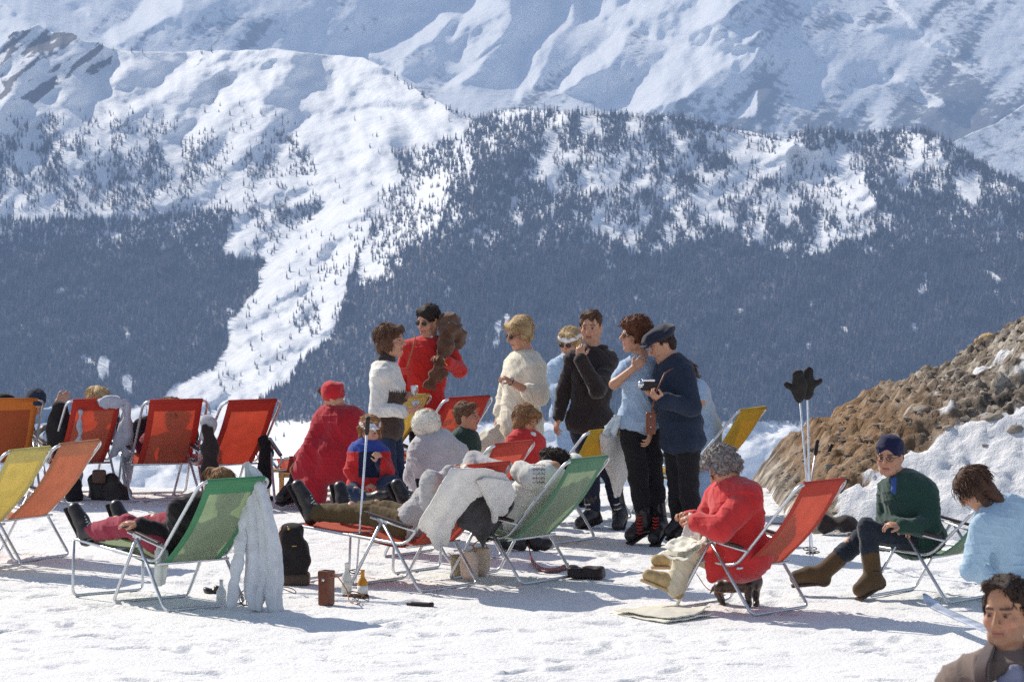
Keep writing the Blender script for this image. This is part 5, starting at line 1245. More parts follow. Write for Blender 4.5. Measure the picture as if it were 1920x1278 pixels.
S = p.garment('green_collar', mat('green_scarf', (.16, .42, .04), bump=.2)); S.cap(A3(P(1012, 910, yc-.14)), A3(P(1030, 914, yc-.14)), .035, .03); p.done()

# --- red coat, newspaper reader
Q = recl('C13'); p = Person('grey-haired woman in a quilted red coat and beige trousers reading a newspaper', tuple(Q(.45, .285, 0)), male=False)
p.front = dirv(-105); yc = p.loc[1]
p.torso((1390, 1040), (1380, 908), (1352, 932, .20), (1402, 936, -.16), key='coat', m=W_COAT, low=.02, wide=1.22, loose=.045, dep=1.2, belly=.02, noise=fold_noise(.006, 30, 9))
p.head((1356, 878), dirv(-88, -38), hs=1.02)
p.arm((1400, 942, -.17), (1352, 990, -.30), (1308, 978, -.20), (1294, 972, -.18), palm=(0, .3, -1), curl=.8, thumb=1, key='sleeve', m=W_COAT, g=.040, r=1.25)
p.arm((1350, 936, .2), (1318, 990, .30), (1296, 972, .25), (1284, 965, .22), palm=(0, -.3, -1), curl=.8, thumb=-1, key='coat', g=.045, r=1.2)
S = p.garment('coat', W_COAT); S.chain([p.pt((1372, 1040, -.05)), p.pt((1345, 1055, -.10)), p.pt((1336, 1082, -.10))], [.13, .09, .04], k=.04, flat=(A3((.3, .9, 0)), .6)); S.cap(p.pt((1376, 908, .02)), p.pt((1392, 918, -.04)), .072, .075)
p.leg((1385, 1060, -.02), (1292, 1030, .02), (1266, 1098, .0), (1216, 1078, .0), m=T_BEIGE, boot=mat('tan_suede', (.42, .30, .15), rough=.8, var=.3), bootkey='shoe', shaft=.03, flare=.02, tr=1.05, sole=mat('crepe_sole', (.50, .36, .20), bump=.2), boot_g=.006)
p.leg((1385, 1050, .16), (1276, 1034, .2), (1268, 1050, .2), (1232, 1050, .2), boot=mat('tan_suede'), bootkey='shoe', shaft=.03, flare=.02, boot_g=.006, sole=mat('crepe_sole'))
p.hair(H_GREY, 'curly', 44, 1.06); p.sunglasses(clear=True); p.done()
# newspaper in her hands
q = lambda x, y, d=0: A3(P(x, y, yc+d))
M_NEWS = mat('newsprint', (.74, .70, .60), rough=.9, var=.10, vs=60, bump=.2, bs=30, trans=.12)
def print_mat():
    m, nt, b = newmat('printed_page'); L = nt.links.new; uv = N(nt, 'ShaderNodeUVMap', uv_map='uv')
    w1 = N(nt, 'ShaderNodeTexWave', bands_direction='Y'); w1.inputs['Scale'].default_value = 26; w1.inputs['Distortion'].default_value = .5
    n_ = N(nt, 'ShaderNodeTexNoise'); n_.inputs['Scale'].default_value = 60; mp = N(nt, 'ShaderNodeMapping'); mp.inputs['Scale'].default_value = (1, .12, 1)
    L(uv.outputs[0], w1.inputs['Vector']); L(uv.outputs[0], mp.inputs[0]); L(mp.outputs[0], n_.inputs['Vector'])
    bt = N(nt, 'ShaderNodeTexBrick'); bt.inputs['Scale'].default_value = 3.2; bt.inputs['Mortar Size'].default_value = .035; bt.inputs['Color1'].default_value = (1, 1, 1, 1); bt.inputs['Color2'].default_value = (.85, .85, .85, 1); bt.inputs['Mortar'].default_value = (0, 0, 0, 1); L(uv.outputs[0], bt.inputs['Vector'])
    a = N(nt, 'ShaderNodeMath', operation='MULTIPLY'); L(w1.outputs[0], a.inputs[0]); L(n_.outputs[0], a.inputs[1]); c = N(nt, 'ShaderNodeMath', operation='MULTIPLY'); L(a.outputs[0], c.inputs[0]); L(bt.outputs[0], c.inputs[1])
    mr = N(nt, 'ShaderNodeMapRange'); mr.inputs['From Min'].default_value = .25; mr.inputs['From Max'].default_value = .6; mr.inputs['To Max'].default_value = .6; L(c.outputs[0], mr.inputs[0])
    mx = N(nt, 'ShaderNodeMix', data_type='RGBA'); L(mr.outputs[0], mx.inputs[0]); mx.inputs[6].default_value = (.76, .73, .63, 1); mx.inputs[7].default_value = (.16, .15, .14, 1); L(mx.outputs[2], b.inputs['Base Color']); b.inputs['Roughness'].default_value = .9; return m
M_PAGE = print_mat()
e = empty('newspaper', tuple(q(1270, 1010)), 'open newspaper in the hands of the woman in red', 'newspaper')
cloth('page', [[q(1292, 960, .0), q(1310, 968, -.02), q(1322, 985, -.05)], [q(1284, 985, -.05), q(1300, 990, -.08), q(1316, 1000, -.12)], [q(1278, 1004, -.08), q(1296, 1008, -.12), q(1312, 1014, -.16)]], M_PAGE, e, th=.003, nu=14, nv=14, crump=.01, seed=1)
cloth('page', [[q(1282, 1000, .05), q(1305, 1003, -.05), q(1326, 1006, -.20)], [q(1262, 1012, .03), q(1290, 1018, -.08), q(1318, 1018, -.22)], [q(1240, 1026, .0), q(1268, 1034, -.12), q(1290, 1030, -.25)]], M_PAGE, e, th=.004, nu=20, nv=20, crump=.018, seed=2)
cloth('page', [[q(1262, 1014, .05), q(1300, 1015, -.10), q(1324, 1012, -.2)], [q(1250, 1028, .04), q(1285, 1040, -.1), q(1305, 1034, -.22)], [q(1232, 1036, .0), q(1262, 1046, -.12), q(1282, 1052, -.24)]], M_NEWS, e, th=.004, nu=20, nv=20, crump=.02, seed=3)

# --- green cardigan and blue headscarf
Q = recl('C14'); p = Person('woman in a blue headscarf, dark green cardigan and brown suede boots sitting with legs stretched', tuple(Q(.4, .285, 0)), male=False)
p.front = dirv(-55); yc = p.loc[1]
p.torso((1722, 1008), (1696, 896), (1668, 916, .12), (1738, 920, -.08), key='cardigan', m=W_GREEN, low=.02, wide=1.12, loose=.03, dep=1.12)
p.head((1668, 856), dirv(-24, -8), hs=1.08, lip=(.42, .10, .09))
p.arm((1740, 926, -.09), (1744, 988, -.20), (1690, 986, -.30), (1668, 982, -.32), palm=(0, .3, -1), curl=.6, thumb=1, key='cardigan', m=W_GREEN, g=.026, r=1.1)
p.arm((1665, 920, .12), (1660, 975, .10), (1684, 984, -.15), (1700, 990, -.22), palm=(0, .3, -1), curl=.6, thumb=-1, key='cardigan', g=.024)
bm = wool('brown_suede', (.10, .060, .028), bump=.6, fr=120)
jm = wool('dark_jeans', (.020, .028, .040), bump=.3, fr=300)
p.leg((1712, 1012, -.10), (1625, 990, -.12), (1638, 1088, -.12), (1612, 1104, -.18), key='jeans', m=jm, boot=bm, tr=.95, shaft=.19, boot_g=.015, sole=mat('brown_sole', (.08, .045, .025), bump=.2))
p.leg((1712, 1015, .10), (1614, 1010, .12), (1536, 1078, .12), (1494, 1082, .12), key='jeans', boot=bm, tr=.95, shaft=.17, boot_g=.015, sole=mat('brown_sole'))
S = p.garment('shirt', mat('blue_shirt', (.05, .10, .32), bump=.1)); S.cap(p.pt((1680, 902, -.06)), p.pt((1677, 920, -.105)), .032, .020)
R, Fd, U = p.hf; M = np.array([R, Fd, U]); hs = p.hs
S = p.garment('headscarf', wool('blue_silk', (.014, .014, .050), rough=.75, bump=.3, sheen=.1), noise=fold_noise(.0045, 55, 3)); S.ell(p.hp(0, -.022, .055), np.array([.090, .104, .088])*hs, M); S.ell(p.hp(0, -.062, -.01), np.array([.075, .05, .07])*hs, M); S.cap(p.hp(0, -.09, -.06), p.hp(.0, -.13, -.10), .03, .012)
S.ell(p.hp(0, .118, -.034), np.array([.080, .10, .098])*hs, M, sub=True, k=.008)
p.sunglasses(clear=True); p.done()

# --- light blue sweater at the right edge
p = Person('person with wind-blown brown hair in a pale blue sweater bending over, back to the camera', depthloc(1885, 26.3), male=False)
p.front = dirv(-110)
p.torso((1925, 1088), (1856, 952), (1850, 985, -.16), (1915, 962, .20), m=wool('pale_blue_wool', (.38, .52, .64), bump=.4), low=.02, wide=1.25, loose=.04, dep=1.2, noise=fold_noise(.008, 24, 6))
p.head((1828, 918), dirv(-100, -42), hs=1.1)
p.arm((1846, 992, -.18), (1822, 1068, -.22), (1872, 1084, -.05), (1890, 1086, .05), palm=(0, 0, 1), key='sweater', m=wool('pale_blue_wool'), g=.034, r=1.2)
p.arm((1915, 968, .2), (1890, 1040, .3), (1850, 1060, .3), (1840, 1070, .3), palm=(0, 0, 1), key='sweater', g=.03)
p.leg((1915, 1100, -.1), (1895, 1090, .25), (1925, 1150, .2), (1905, 1160, .25), m=T_NAVY, boot=M_BOOT); p.leg((1935, 1100, .1), (1910, 1090, .45), (1940, 1140, .4), (1920, 1150, .45), boot=M_BOOT)
p.hair(hair_mat('windblown_brown_hair', (.085, .042, .026)), 'long', 52, 1.12, length=.0)
mb = MB(); r = np.random.RandomState(8)
for i in range(260):
    a = r.uniform(-2.6, 2.6); el_ = r.uniform(-.3, 1.4); d = A3((math.sin(a)*math.cos(el_), math.cos(a)*math.cos(el_), math.sin(el_))); R, Fd, U = p.hf; b = p.hp(0, -.02, .045)+(R*d[0]*.096+Fd*d[1]*.11+U*d[2]*.095)*p.hs*1.05
    t = unit(-U*.9+R*d[0]*.7+r.normal(size=3)*.35+A3((.5 if a > 0 else -.1, 0, -.2))); L_ = .05+.07*r.rand(); mb.tube([b, b+t*L_*.5+unit(d@np.array([R, Fd, U]))*.012, b+t*L_], [.003, .0022, .0008], seg=4)
mb.build('loose_hair', hair_mat('windblown_brown_hair', None), p.root)
S = p.garment('collar', wool('pale_blue_wool')); S.cap(p.pt((1846, 948, .05)), p.pt((1868, 954, -.02)), .072, .075); p.done()

# --- near man, lower right corner
p = Person('dark-haired man close to the camera in a taupe coat over a lavender v-neck sweater', depthloc(1890, 13.6), skin=(.44, .215, .125))
p.front = dirv(-18)
p.torso((1895, 1545), (1894, 1226), (1802, 1282, .02), (1990, 1282, .02), key='coat', m=wool('taupe_coat', (.17, .12, .10), bump=.4, fr=160), low=.16, wide=1.08, loose=.035, noise=fold_noise(.006, 24, 2))
p.head((1886, 1146), dirv(-28, -8), hs=.95, brow=(.03, .018, .015))
for q_ in ((1800, 1785), (1990, 2005)): p.arm((q_[0], 1290), (q_[1], 1450, .03), (q_[1]+(8 if q_[0] < 1900 else -8), 1590, -.12), (q_[1], 1650, -.15), palm=(1, 0, 0), key='coat', m=wool('taupe_coat'), g=.03, r=1.15)
p.leg((1850, 1580), (1850, 1810), (1852, 2010), (1845, 2030, -.15), m=T_NAVY, boot=M_BOOT); p.leg((1940, 1580), (1940, 1810), (1938, 2010), (1940, 2030, -.15), boot=M_BOOT)
S = p.garment('lavender_sweater', wool('lavender_wool', (.24, .24, .33), bump=.4), h=.006); S.ell(p.pt((1900, 1340, -.125)), [.095, .050, .165]); S.ell(p.hp(0, .115, -.165), [.035, .06, .05], sub=True, k=.01)
S = p.garment('shirt', mat('white_cotton')); S.cap(p.hp(0, .045, -.165), p.hp(0, .060, -.195), .03, .022)
ls = wool('brown_lapel', (.07, .045, .045), bump=.3)
for q_ in (-1, 1):
    c = [[p.pt((1896+q_*26, 1196, .02)), p.pt((1896+q_*46, 1208, .03))], [p.pt((1896+q_*36, 1226, -.10)), p.pt((1896+q_*62, 1236, -.085))], [p.pt((1896+q_*44, 1258, -.172)), p.pt((1896+q_*70, 1270, -.150))], [p.pt((1896+q_*38, 1330, -.205)), p.pt((1896+q_*56, 1335, -.195))]]
    cloth('lapel', c, ls, p.root, th=.012, nu=8, nv=20)
V_, F_ = [], []
p.hair(hair_mat('thick_dark_hair', (.035, .020, .014)), 'short', 61, .97, cutn=.055)
MB().tube([p.pt((1842, 1262, -.12)), p.pt((1840, 1285, -.155)), p.pt((1842, 1330, -.172)), p.pt((1844, 1400, -.17))], .013).build('bag_strap', mat('dark_strap'), p.root)
p.done(.0045)

# --- reclining in the front green chair: maroon trousers, lace boots
Q = recl('C7'); p = Person('reclining person in maroon trousers and laced black boots in the front green chair', tuple(Q(.3, .285, 0)), male=False)
p.front = A3((-.4, .3, .8)); yc = p.loc[1]
p.torso(Q(.30, .28, .44), Q(.66, .28, .72), Q(.60, .44, .67), Q(.60, .12, .67), m=T_BLACK, low=.02, loose=.012)
p.head(Q(.79, .28, .83), unit(A3((-.55, .66, .35))), hs=1.0)
p.arm(Q(.60, .09, .68), A3(P(332, 1000, yc-.1)), A3(P(262, 984, yc-.12)), A3(P(236, 978, yc-.12)), palm=(0, .2, -1), curl=.5, thumb=1, m=T_BLACK, sleeve=1, g=.022, spread=.4)
p.arm(Q(.60, .46, .68), Q(.40, .52, .62), Q(.20, .50, .56), Q(.12, .48, .55), palm=(0, .2, -1), curl=.4, m=T_BLACK, g=.022)
p.leg(Q(.28, .17, .44), Q(.0, .10, .52), Q(-.44, .06, .44), Q(-.53, .02, .60), m=T_MAROON, boot=M_BOOT, laces=True, flare=.012, tr=1.1, shaft=.12)
p.leg(Q(.28, .39, .44), Q(.0, .42, .52), Q(-.44, .38, .44), Q(-.52, .36, .60), boot=M_BOOT, laces=True, flare=.012, tr=1.1, shaft=.12)
p.hair(H_LT, 'bob', 71, .98); p.done()

# --- back row sunbathers
for key, lab, hm, tm, wm, sx in (('C1', 'sunbather in a navy hat in the orange chair with one arm bent up', 'navy', T_BLACK, W_LBLUE, 0), ('C2', 'blond sunbather whose head shows over the red chair with the grey sweater', H_BLOND, T_BLACK, W_LBLUE, 1), ('C3', 'sunbather in maroon trousers lying in the third red chair', H_BROWN, T_MAROON, T_BLACK, 2)):
    Q = recl(key); hd = {'C1': (66, 753), 'C2': (183, 752), 'C3': None}[key]
    p = Person(lab, tuple(Q(.3, .285, 0)), male=key == 'C1'); p.front = A3((0, .5, .8)); yc = p.loc[1]
    p.torso(Q(.30, .28, .44), Q(.66, .28, .72), Q(.60, .45, .67), Q(.60, .11, .67), m=wm, low=.02, loose=.012)
    p.head(Q(.78, .28, .78) if hd is None else A3(P(hd[0], hd[1], Q(.78, .28, .8)[1])), unit(A3((-.2, .8, .45))), hs=1.0 if hd else .95)
    if key == 'C1': p.arm(Q(.62, .5, .70), A3(P(124, 772, yc+.1)), A3(P(109, 752, yc+.0)), A3(P(134, 735, yc)), palm=(0, 1, 0), m=wm, sleeve=.8, curl=.7)
    else: p.arm(Q(.60, .5, .66), Q(.45, .55, .55), Q(.2, .5, .53), Q(.1, .48, .52), palm=(0, 0, -1), m=wm)
    p.arm(Q(.60, .06, .66), Q(.45, .02, .55), Q(.2, .05, .53), Q(.1, .08, .52), palm=(0, 0, -1), m=wm)
    p.leg(Q(.28, .18, .44), Q(.0, .14, .54), Q(-.38, .10, .46), Q(-.42, .06, .62), m=tm, boot=M_BOOT); p.leg(Q(.28, .38, .44), Q(.0, .42, .54), Q(-.38, .42, .46), Q(-.42, .44, .62), boot=M_BOOT)
    if key == 'C1':
        S = p.garment('hat', W_NAVY); S.ell(p.hp(0, -.01, .05), [.09, .1, .085])
    else: p.hair(hm, 'bob', 80+sx, 1.0)
    p.done(.009)
# --- head showing over the earth mound
p = Person('fair-haired head of a person behind the crest of the earth mound', ((1852-960)*37.5/F, 37.5, .0), male=False)
p.front = dirv(200); p.torso((1852, 770), (1852, 690), (1832, 705), (1874, 705), m=W_LBLUE, loose=.02, low=.02); p.head((1851, 652), dirv(-140, -20), hs=.95)
p.arm((1832, 707), (1825, 745, .05), (1835, 780, .1), (1837, 790, .1), m=W_LBLUE); p.arm((1874, 707), (1880, 745, .05), (1870, 780, .1), (1868, 790, .1))
p.leg((1842, 785), (1842, 865), (1842, 930), (1838, 936, .15), m=T_BLACK, boot=M_BOOT); p.leg((1862, 785), (1862, 865), (1862, 930), (1866, 936, .15), boot=M_BOOT); p.hair(H_BLOND, 'bob', 90, 1); p.done(.010)
# ======================= loose things =======================
def g3(x, y, z=0): v = A3(G(x, y)); v[2] = z; return v
def poleset(name, base, top, label, grip=.13, group=None, basket=True, mcol=None, r=.008):
    base, top = A3(base), A3(top); d = unit(top-base); L_ = np.linalg.norm(top-base); e = empty(name, tuple(base), label, 'ski pole', group)
    MB().tube([base-d*.04, base+d*.1, top-d*grip], [r*.4, r*.8, r]).build('shaft', mcol or mat('white_shaft', (.75, .77, .82), rough=.3, bump=0, metal=.3), e)
    MB().tube([top-d*grip, top-d*grip*.8, top-d*.03, top], [r*1.5, r*2.2, r*1.9, r*2.3]).build('grip', mat('dark_grip', (.03, .018, .018), rough=.5, bump=0), e)
    if basket:
        c = base+d*.09; u = unit(np.cross(d, (.3, .2, 1))); v = np.cross(d, u); mb = MB().tube([c+(u*math.cos(a)+v*math.sin(a))*.05 for a in np.linspace(0, 6.283, 19)[:-1]], .004, closed=True, seg=6)
        for a in (0, 1.57, 3.14, 4.71): mb.tube([c, c+(u*math.cos(a)+v*math.sin(a))*.05], .003, seg=5)
        mb.build('basket', mat('basket_leather', (.12, .06, .035), rough=.6), e)
    return e
poleset('ski_pole', g3(667, 1094), A3(P(690, 781, 28.7)), 'single white ski pole with a dark grip stuck upright before the girl in the visor')
Yp = gY(1060)
poleset('ski_pole', g3(1526, 1058), A3(P(1497, 712, Yp)), 'left of two white ski poles standing upright under black mittens', group='upright poles by the red chair')
poleset('ski_pole', g3(1519, 1050), A3(P(1514, 700, Yp+.15)), 'right of two white ski poles standing upright under black mittens', group='upright poles by the red chair')
poleset('ski_pole', g3(1512, 962), A3(P(1533, 824, gY(962))), 'short-looking ski pole leaning behind the red chair, left one of a pair', group='leaning poles at the foot of the bank')
poleset('ski_pole', g3(1510, 955), A3(P(1560, 832, gY(955))), 'ski pole leaning right against the bank behind the red chair', group='leaning poles at the foot of the bank')
def mitten(px, py, Y, tilt, lab, side):
    S = Sdf(.02); c = lambda x, y, d=0: A3(P(px+x, py+y, Y+d))
    S.cap(c(0, 22), c(0, -2), .042, .052, flat=(A3((0, 1, 0)), .6)); S.cap(c(0, 0), c(tilt, -18), .055, .040, flat=(A3((0, 1, 0)), .6)); S.cap(c(side*8, 10), c(side*20, 0), .022, .020, k=.015); S.cap(c(side*20, 0), c(side*24, -3), .018, .014)
    V, Fc, _ = S.mesh(.006, fold_noise(.003, 60, 3)); tag(mkmesh('mitten', V, Fc, mat('black_mitten', (.02, .015, .013), rough=.7, bump=.4), None), lab, 'mitten', 'black mittens drying on the ski poles')
mitten(1498, 722, Yp-.03, -2, 'black mitten on the left upright pole, thumb to the left', -1); mitten(1513, 716, Yp+.12, 3, 'black mitten on the right upright pole, thumb to the right', 1)
# backpack
Yb = gY(1098); q = lambda x, y, d=0: A3(P(x, y, Yb+d)); e = empty('backpack', tuple(g3(553, 1098)), 'tall black canvas backpack with a brown leather base behind the hung white jacket', 'backpack')
S = Sdf(.03); S.box(q(552, 1045, .12), [.098, .10, .16], None, .06); S.ell(q(548, 1003, .12), [.088, .09, .085]); S.ell(q(560, 1040, .05), [.075, .06, .14]); V, Fc, _ = S.mesh(.007, fold_noise(.006, 30, 5)); mkmesh('sack', V, Fc, wool('black_canvas', (.022, .018, .018), bump=.4, sheen=.1), e)
S = Sdf(.02); S.box(q(553, 1085, .12), [.106, .105, .05], None, .03); V, Fc, _ = S.mesh(.007); mkmesh('leather_base', V, Fc, mat('dark_brown_leather', (.075, .045, .03), rough=.5), e)
MB().tube([q(530, 985, .02), q(524, 1000, -.02), q(528, 1030, -.02)], .008).build('strap', mat('brown_leather'), e)
MB().box(q(541, 990, -.01), .008, .005, .012).box(q(552, 1023, -.012), .018, .004, .003).build('buckle', mat('gold_metal', (.6, .4, .12), rough=.3, metal=1, bump=0), e)
# leather case
Yb = gY(1136); e = empty('leather_case', tuple(g3(612, 1136)), 'upright brown leather case with a strap standing on the snow', 'case')
an_ = math.radians(25); M = np.array([[math.cos(an_), -math.sin(an_), 0], [math.sin(an_), math.cos(an_), 0], [0, 0, 1]])
c0 = g3(612, 1134, .118); MB().box(c0, .042, .048, .118, M, bev=.010).build('case_body', mat('brown_leather'), e)
MB().box(c0+A3((0, 0, .092)), .0435, .0495, .026, M, bev=.008).build('lid', mat('brown_leather'), e); MB().box(c0+M[0]*.002-M[1]*.0505+A3((0, 0, .058)), .009, .003, .010, M).build('buckle', mat('chrome'), e)
b_ = c0+A3((0, 0, .08)); MB().tube(catmull([b_+M[0]*.045, b_+M[0]*.075+A3((0, 0, .01)), g3(650, 1122, .06), g3(655, 1128, .008), g3(668, 1134, .006), g3(676, 1130, .006)], 24), .0045).build('strap', mat('tan_leather'), e)
# bottles
def bottle(x, y, h, r, m, lab, neck=.45, label_m=None, cap=None):
    c = g3(x, y); e = empty('bottle', tuple(c), lab, 'bottle')
    MB().lathe(c, [(0, r*.9), (.006, r), (h*.52, r), (h*.66, r*.62), (h*.74, r*.38), (h*.94, r*.36), (h*.95, r*.44), (h, r*.42)], 24).build('glass', m, e)
    if label_m: MB().lathe(c, [(h*.14, r*1.03), (h*.42, r*1.03)], 24).build('paper_label', label_m, e)
    if cap: MB().lathe(c, [(h*.955, r*.5), (h*1.01, r*.5)], 16).build('cap', cap, e)
wl = mat('white_label', (.75, .74, .70), bump=0, var=.1)
bottle(680, 1118, .185, .036, mat('amber_glass', (.62, .30, .02), rough=.12, bump=0, trans=.3, spec=.6), 'amber glass bottle with a pale label beside the white one', label_m=wl)
bottle(650, 1112, .215, .036, mat('milk_glass', (.70, .70, .66), rough=.2, bump=0, trans=.2), 'white bottle with a printed label standing by the chair leg', label_m=mat('printed_label', (.62, .62, .56), bump=0, var=.3, vs=90))
bottle(415, 1133, .17, .034, mat('clear_glass', (.78, .80, .80), rough=.1, bump=0, trans=.4), 'clear bottle with a red base band behind the rear leg of the front green chair')
MB().lathe(g3(415, 1133), [(.0, .0355), (.012, .0355)], 20)
# poles on the snow
for (x1, y1, x2, y2, lab) in ((522, 1113, 690, 1122, 'ski pole lying flat on the snow behind the leather case'), (600, 1127, 812, 1137, 'ski pole lying flat with its dark grip toward the right')):
    a, b = g3(x1, y1, .012), g3(x2, y2, .014); poleset('ski_pole', a, b, lab, grip=.19, group='ski poles lying on the snow', basket=False)
mb = MB()
for (x, y, r, t) in ((667, 1127, .045, .35), (663, 1132, .032, -.3), (675, 1132, .06, .1), (541, 1118, .05, .2)):
    c = g3(x, y, .02); mb.tube([c+A3((math.cos(a)*r, math.sin(a)*r*.9, abs(math.sin(a*.5+t))*.045)) for a in np.linspace(0, 6.283, 21)[:-1]], .0035, closed=True, seg=6)
tag(mb.build('pole_straps', mat('basket_leather'), None), 'tangle of ski pole baskets and straps on the snow by the amber bottle', 'pole baskets')
c = g3(462, 1135, .055); mb = MB().tube([c+A3((math.cos(a)*.05, .02*math.sin(a), math.sin(a)*.05)) for a in np.linspace(0, 6.283, 19)[:-1]], .004, closed=True, seg=6)
for a in (0, .8, 1.57, 2.4): mb.tube([c-A3((math.cos(a)*.05, 0, math.sin(a)*.05)), c+A3((math.cos(a)*.05, 0, math.sin(a)*.05))], .003, seg=5)
tag(mb.build('pole_basket', mat('basket_leather'), None), 'round ski pole basket standing on the snow beside the hung white jacket', 'pole basket')
# white jacket hung from the green chair's corner
Yj = 27.35; q = lambda x, y, d=0: A3(P(x, y, Yj+d)); wj = wool('pale_grey_fleece', (.62, .63, .65), bump=.5, fr=160); e = empty('hung_jacket', tuple(g3(480, 1150)), 'long white jacket hanging from the corner of the front green chair', 'jacket')
def row(y, x0, x1, d, n=5, bow=.05): return [q(x0+(x1-x0)*i/(n-1), y+(4*math.sin(i*1.7+y)), d-bow*math.sin(math.pi*i/(n-1))) for i in range(n)]
cloth('back_panel', [row(869, 459, 467, .06), row(884, 459, 482, .05), row(910, 459, 497, .03), row(960, 459, 510, .0), row(1015, 460, 521, -.02), row(1065, 459, 524, -.03), row(1105, 456, 506, -.03), row(1130, 462, 497, -.03), row(1141, 474, 488, -.03)], wj, e, th=.022, nu=44, nv=70, fold=.017, freq=2.3, crump=.012, seed=4)
cloth('front_panel', [row(905, 470, 492, .0), row(960, 486, 509, -.04), row(1020, 492, 524, -.06), row(1075, 494, 528, -.07), row(1118, 497, 525, -.07), row(1140, 502, 526, -.07), row(1150, 512, 532, -.06)], wj, e, th=.030, nu=30, nv=60, fold=.016, freq=1.6, crump=.014, seed=7)
S = Sdf(.008); S.chain([q(464, 930, .02), q(457, 975, -.01), q(449, 1035, -.04), q(440, 1090, -.05), q(435, 1124, -.05)], [.020, .034, .040, .036, .033], k=.006, flat=(A3((.3, 1, 0)), .55))
S.cap(q(436, 1118, -.05), q(434, 1130, -.05), .036, .034, flat=(A3((.3, 1, 0)), .6))
V, Fc, _ = S.mesh(.006, garment_noise(fold_noise(.005, 40, 9), 3)); mkmesh('sleeve', V, Fc, wj, e)
# small towel over the arm rest
q = lambda x, y, d=0: A3(P(x, y, 27.55+d)); cloth('towel', [[q(291, 1018, .05), q(300, 1014, 0), q(312, 1018, .05)], [q(290, 1050, -.02), q(301, 1050, -.06), q(314, 1052, -.02)], [q(288, 1094, -.02), q(298, 1098, -.06), q(309, 1094, -.02)]], wool('towel_cotton', (.70, .70, .64), bump=.7), None, th=.02, nu=16, nv=22, fold=.012, freq=1.5)
tag(bpy.data.objects['towel'], 'small white towel hanging over the arm rest of the front green chair', 'towel')
# knitted cloth on the gold chair
J = lambda x, y, o=.04: onback('C11', x, y, o); o = cloth('knitted_cloth', [[J(1124, 812, .0), J(1140, 806, .03), J(1158, 812, .0)], [J(1126, 840), J(1145, 838, .08), J(1170, 845)], [J(1132, 870), J(1155, 872, .09), J(1186, 880)], [J(1142, 895), J(1158, 900, .07), J(1172, 898)], [J(1152, 925), J(1156, 932, .05), J(1160, 925)]], wool('pale_knit', (.60, .56, .53), bump=1.0, fr=90), None, th=.014, nu=26, nv=34, fold=.012, freq=1.6, crump=.01, seed=9)
tag(o, 'pale knitted cloth hanging from the corner of the golden yellow chair', 'cloth')
J = lambda x, y, o=.04: onback('C11', x, y, o); o = cloth('clear_bag', [[J(1136, 800, .0), J(1152, 780, .03), J(1164, 778, .0)], [J(1130, 812), J(1146, 800, .05), J(1162, 796)], [J(1136, 826), J(1146, 824, .05), J(1156, 822)]], mat('plastic_film', (.62, .68, .74), rough=.2, bump=.3, trans=.4), None, th=.01, nu=16, nv=14, fold=.012, freq=2, crump=.02); tag(o, 'crumpled shiny plastic bag tucked above the knitted cloth', 'plastic bag')
# grey sweater over C2
J = lambda x, y, o=.04: onback('C2', x, y, o); e = empty('grey_sweater', tuple(J(190, 760)), 'pale grey sweater slung over the red chair in the back row, sleeves hanging', 'sweater'); gw = wool('blue_grey_knit', (.36, .38, .46), bump=.5)
cloth('body', [[J(182, 752, .02), J(205, 742, .02), J(236, 748, .02)], [J(188, 762, .05), J(212, 764, .06), J(234, 758, .05)]], gw, e, th=.045, nu=20, nv=12, crump=.01)
S = Sdf(.02); S.chain([J(238, 752, .04), J(240, 810, .08), J(238, 870, .08), J(237, 908, .08)], [.03, .045, .045, .04]); S.chain([J(235, 790, .04), J(222, 830, .05), J(206, 862, .05)], [.035, .05, .02]); S.chain([J(150, 770, .03), J(148, 830, .06), J(146, 890, .06), J(148, 908, .06)], [.02, .035, .04, .03]); V, Fc, _ = S.mesh(.008, fold_noise(.006, 40, 2)); mkmesh('sleeves', V, Fc, gw, e)
def blob(name, pts, rs, m, label, cat, Y, k=.03, noise=.006, flat=None, group=None, h=.008):
    S = Sdf(k)
    for ch, r_ in zip(pts, rs): S.chain([A3(P(x, y, Y+(d[0] if d else 0))) for x, y, *d in ch], r_, flat=flat)
    V, Fc, _ = S.mesh(h, fold_noise(noise, 34, int(ch[0][0]) % 17)); return tag(mkmesh(name, V, Fc, m, None), label, cat, group)
fl = (A3((0, 1, 0)), .5)
blob('black_jacket', [[(384, 800), (390, 840), (388, 895)], [(396, 805), (398, 850), (396, 898)]], [[.03, .055, .055], [.03, .05, .045]], W_BLACK, 'black jacket hanging between the third and fourth red chairs', 'jacket', 34.9, flat=(A3((0, 1, 0)), .7))
blob('grey_shirt', [[(384, 790), (392, 798), (388, 820)]], [[.05, .06, .05]], W_LGREY, 'grey shirt bunched above the black jacket in the back row', 'shirt', 35.0)
blob('dark_coat', [[(492, 822), (500, 850), (497, 905)]], [[.04, .07, .05]], T_BLACK, 'dark coat hanging off the far side of the rightmost back row chair', 'coat', 35.4)
blob('dark_coat', [[(112, 765), (112, 800), (100, 835)], [(132, 790), (122, 820), (112, 838)]], [[.07, .11, .06], [.03, .07, .05]], T_BLACK, 'black coat lying between the orange chair and the sweater-draped chair', 'coat', 35.4)
blob('dark_hood', [[(4, 752), (20, 752)]], [[.07, .05]], T_BLACK, 'black rounded hood showing over the orange chair at the left edge', 'hood', 35.7)
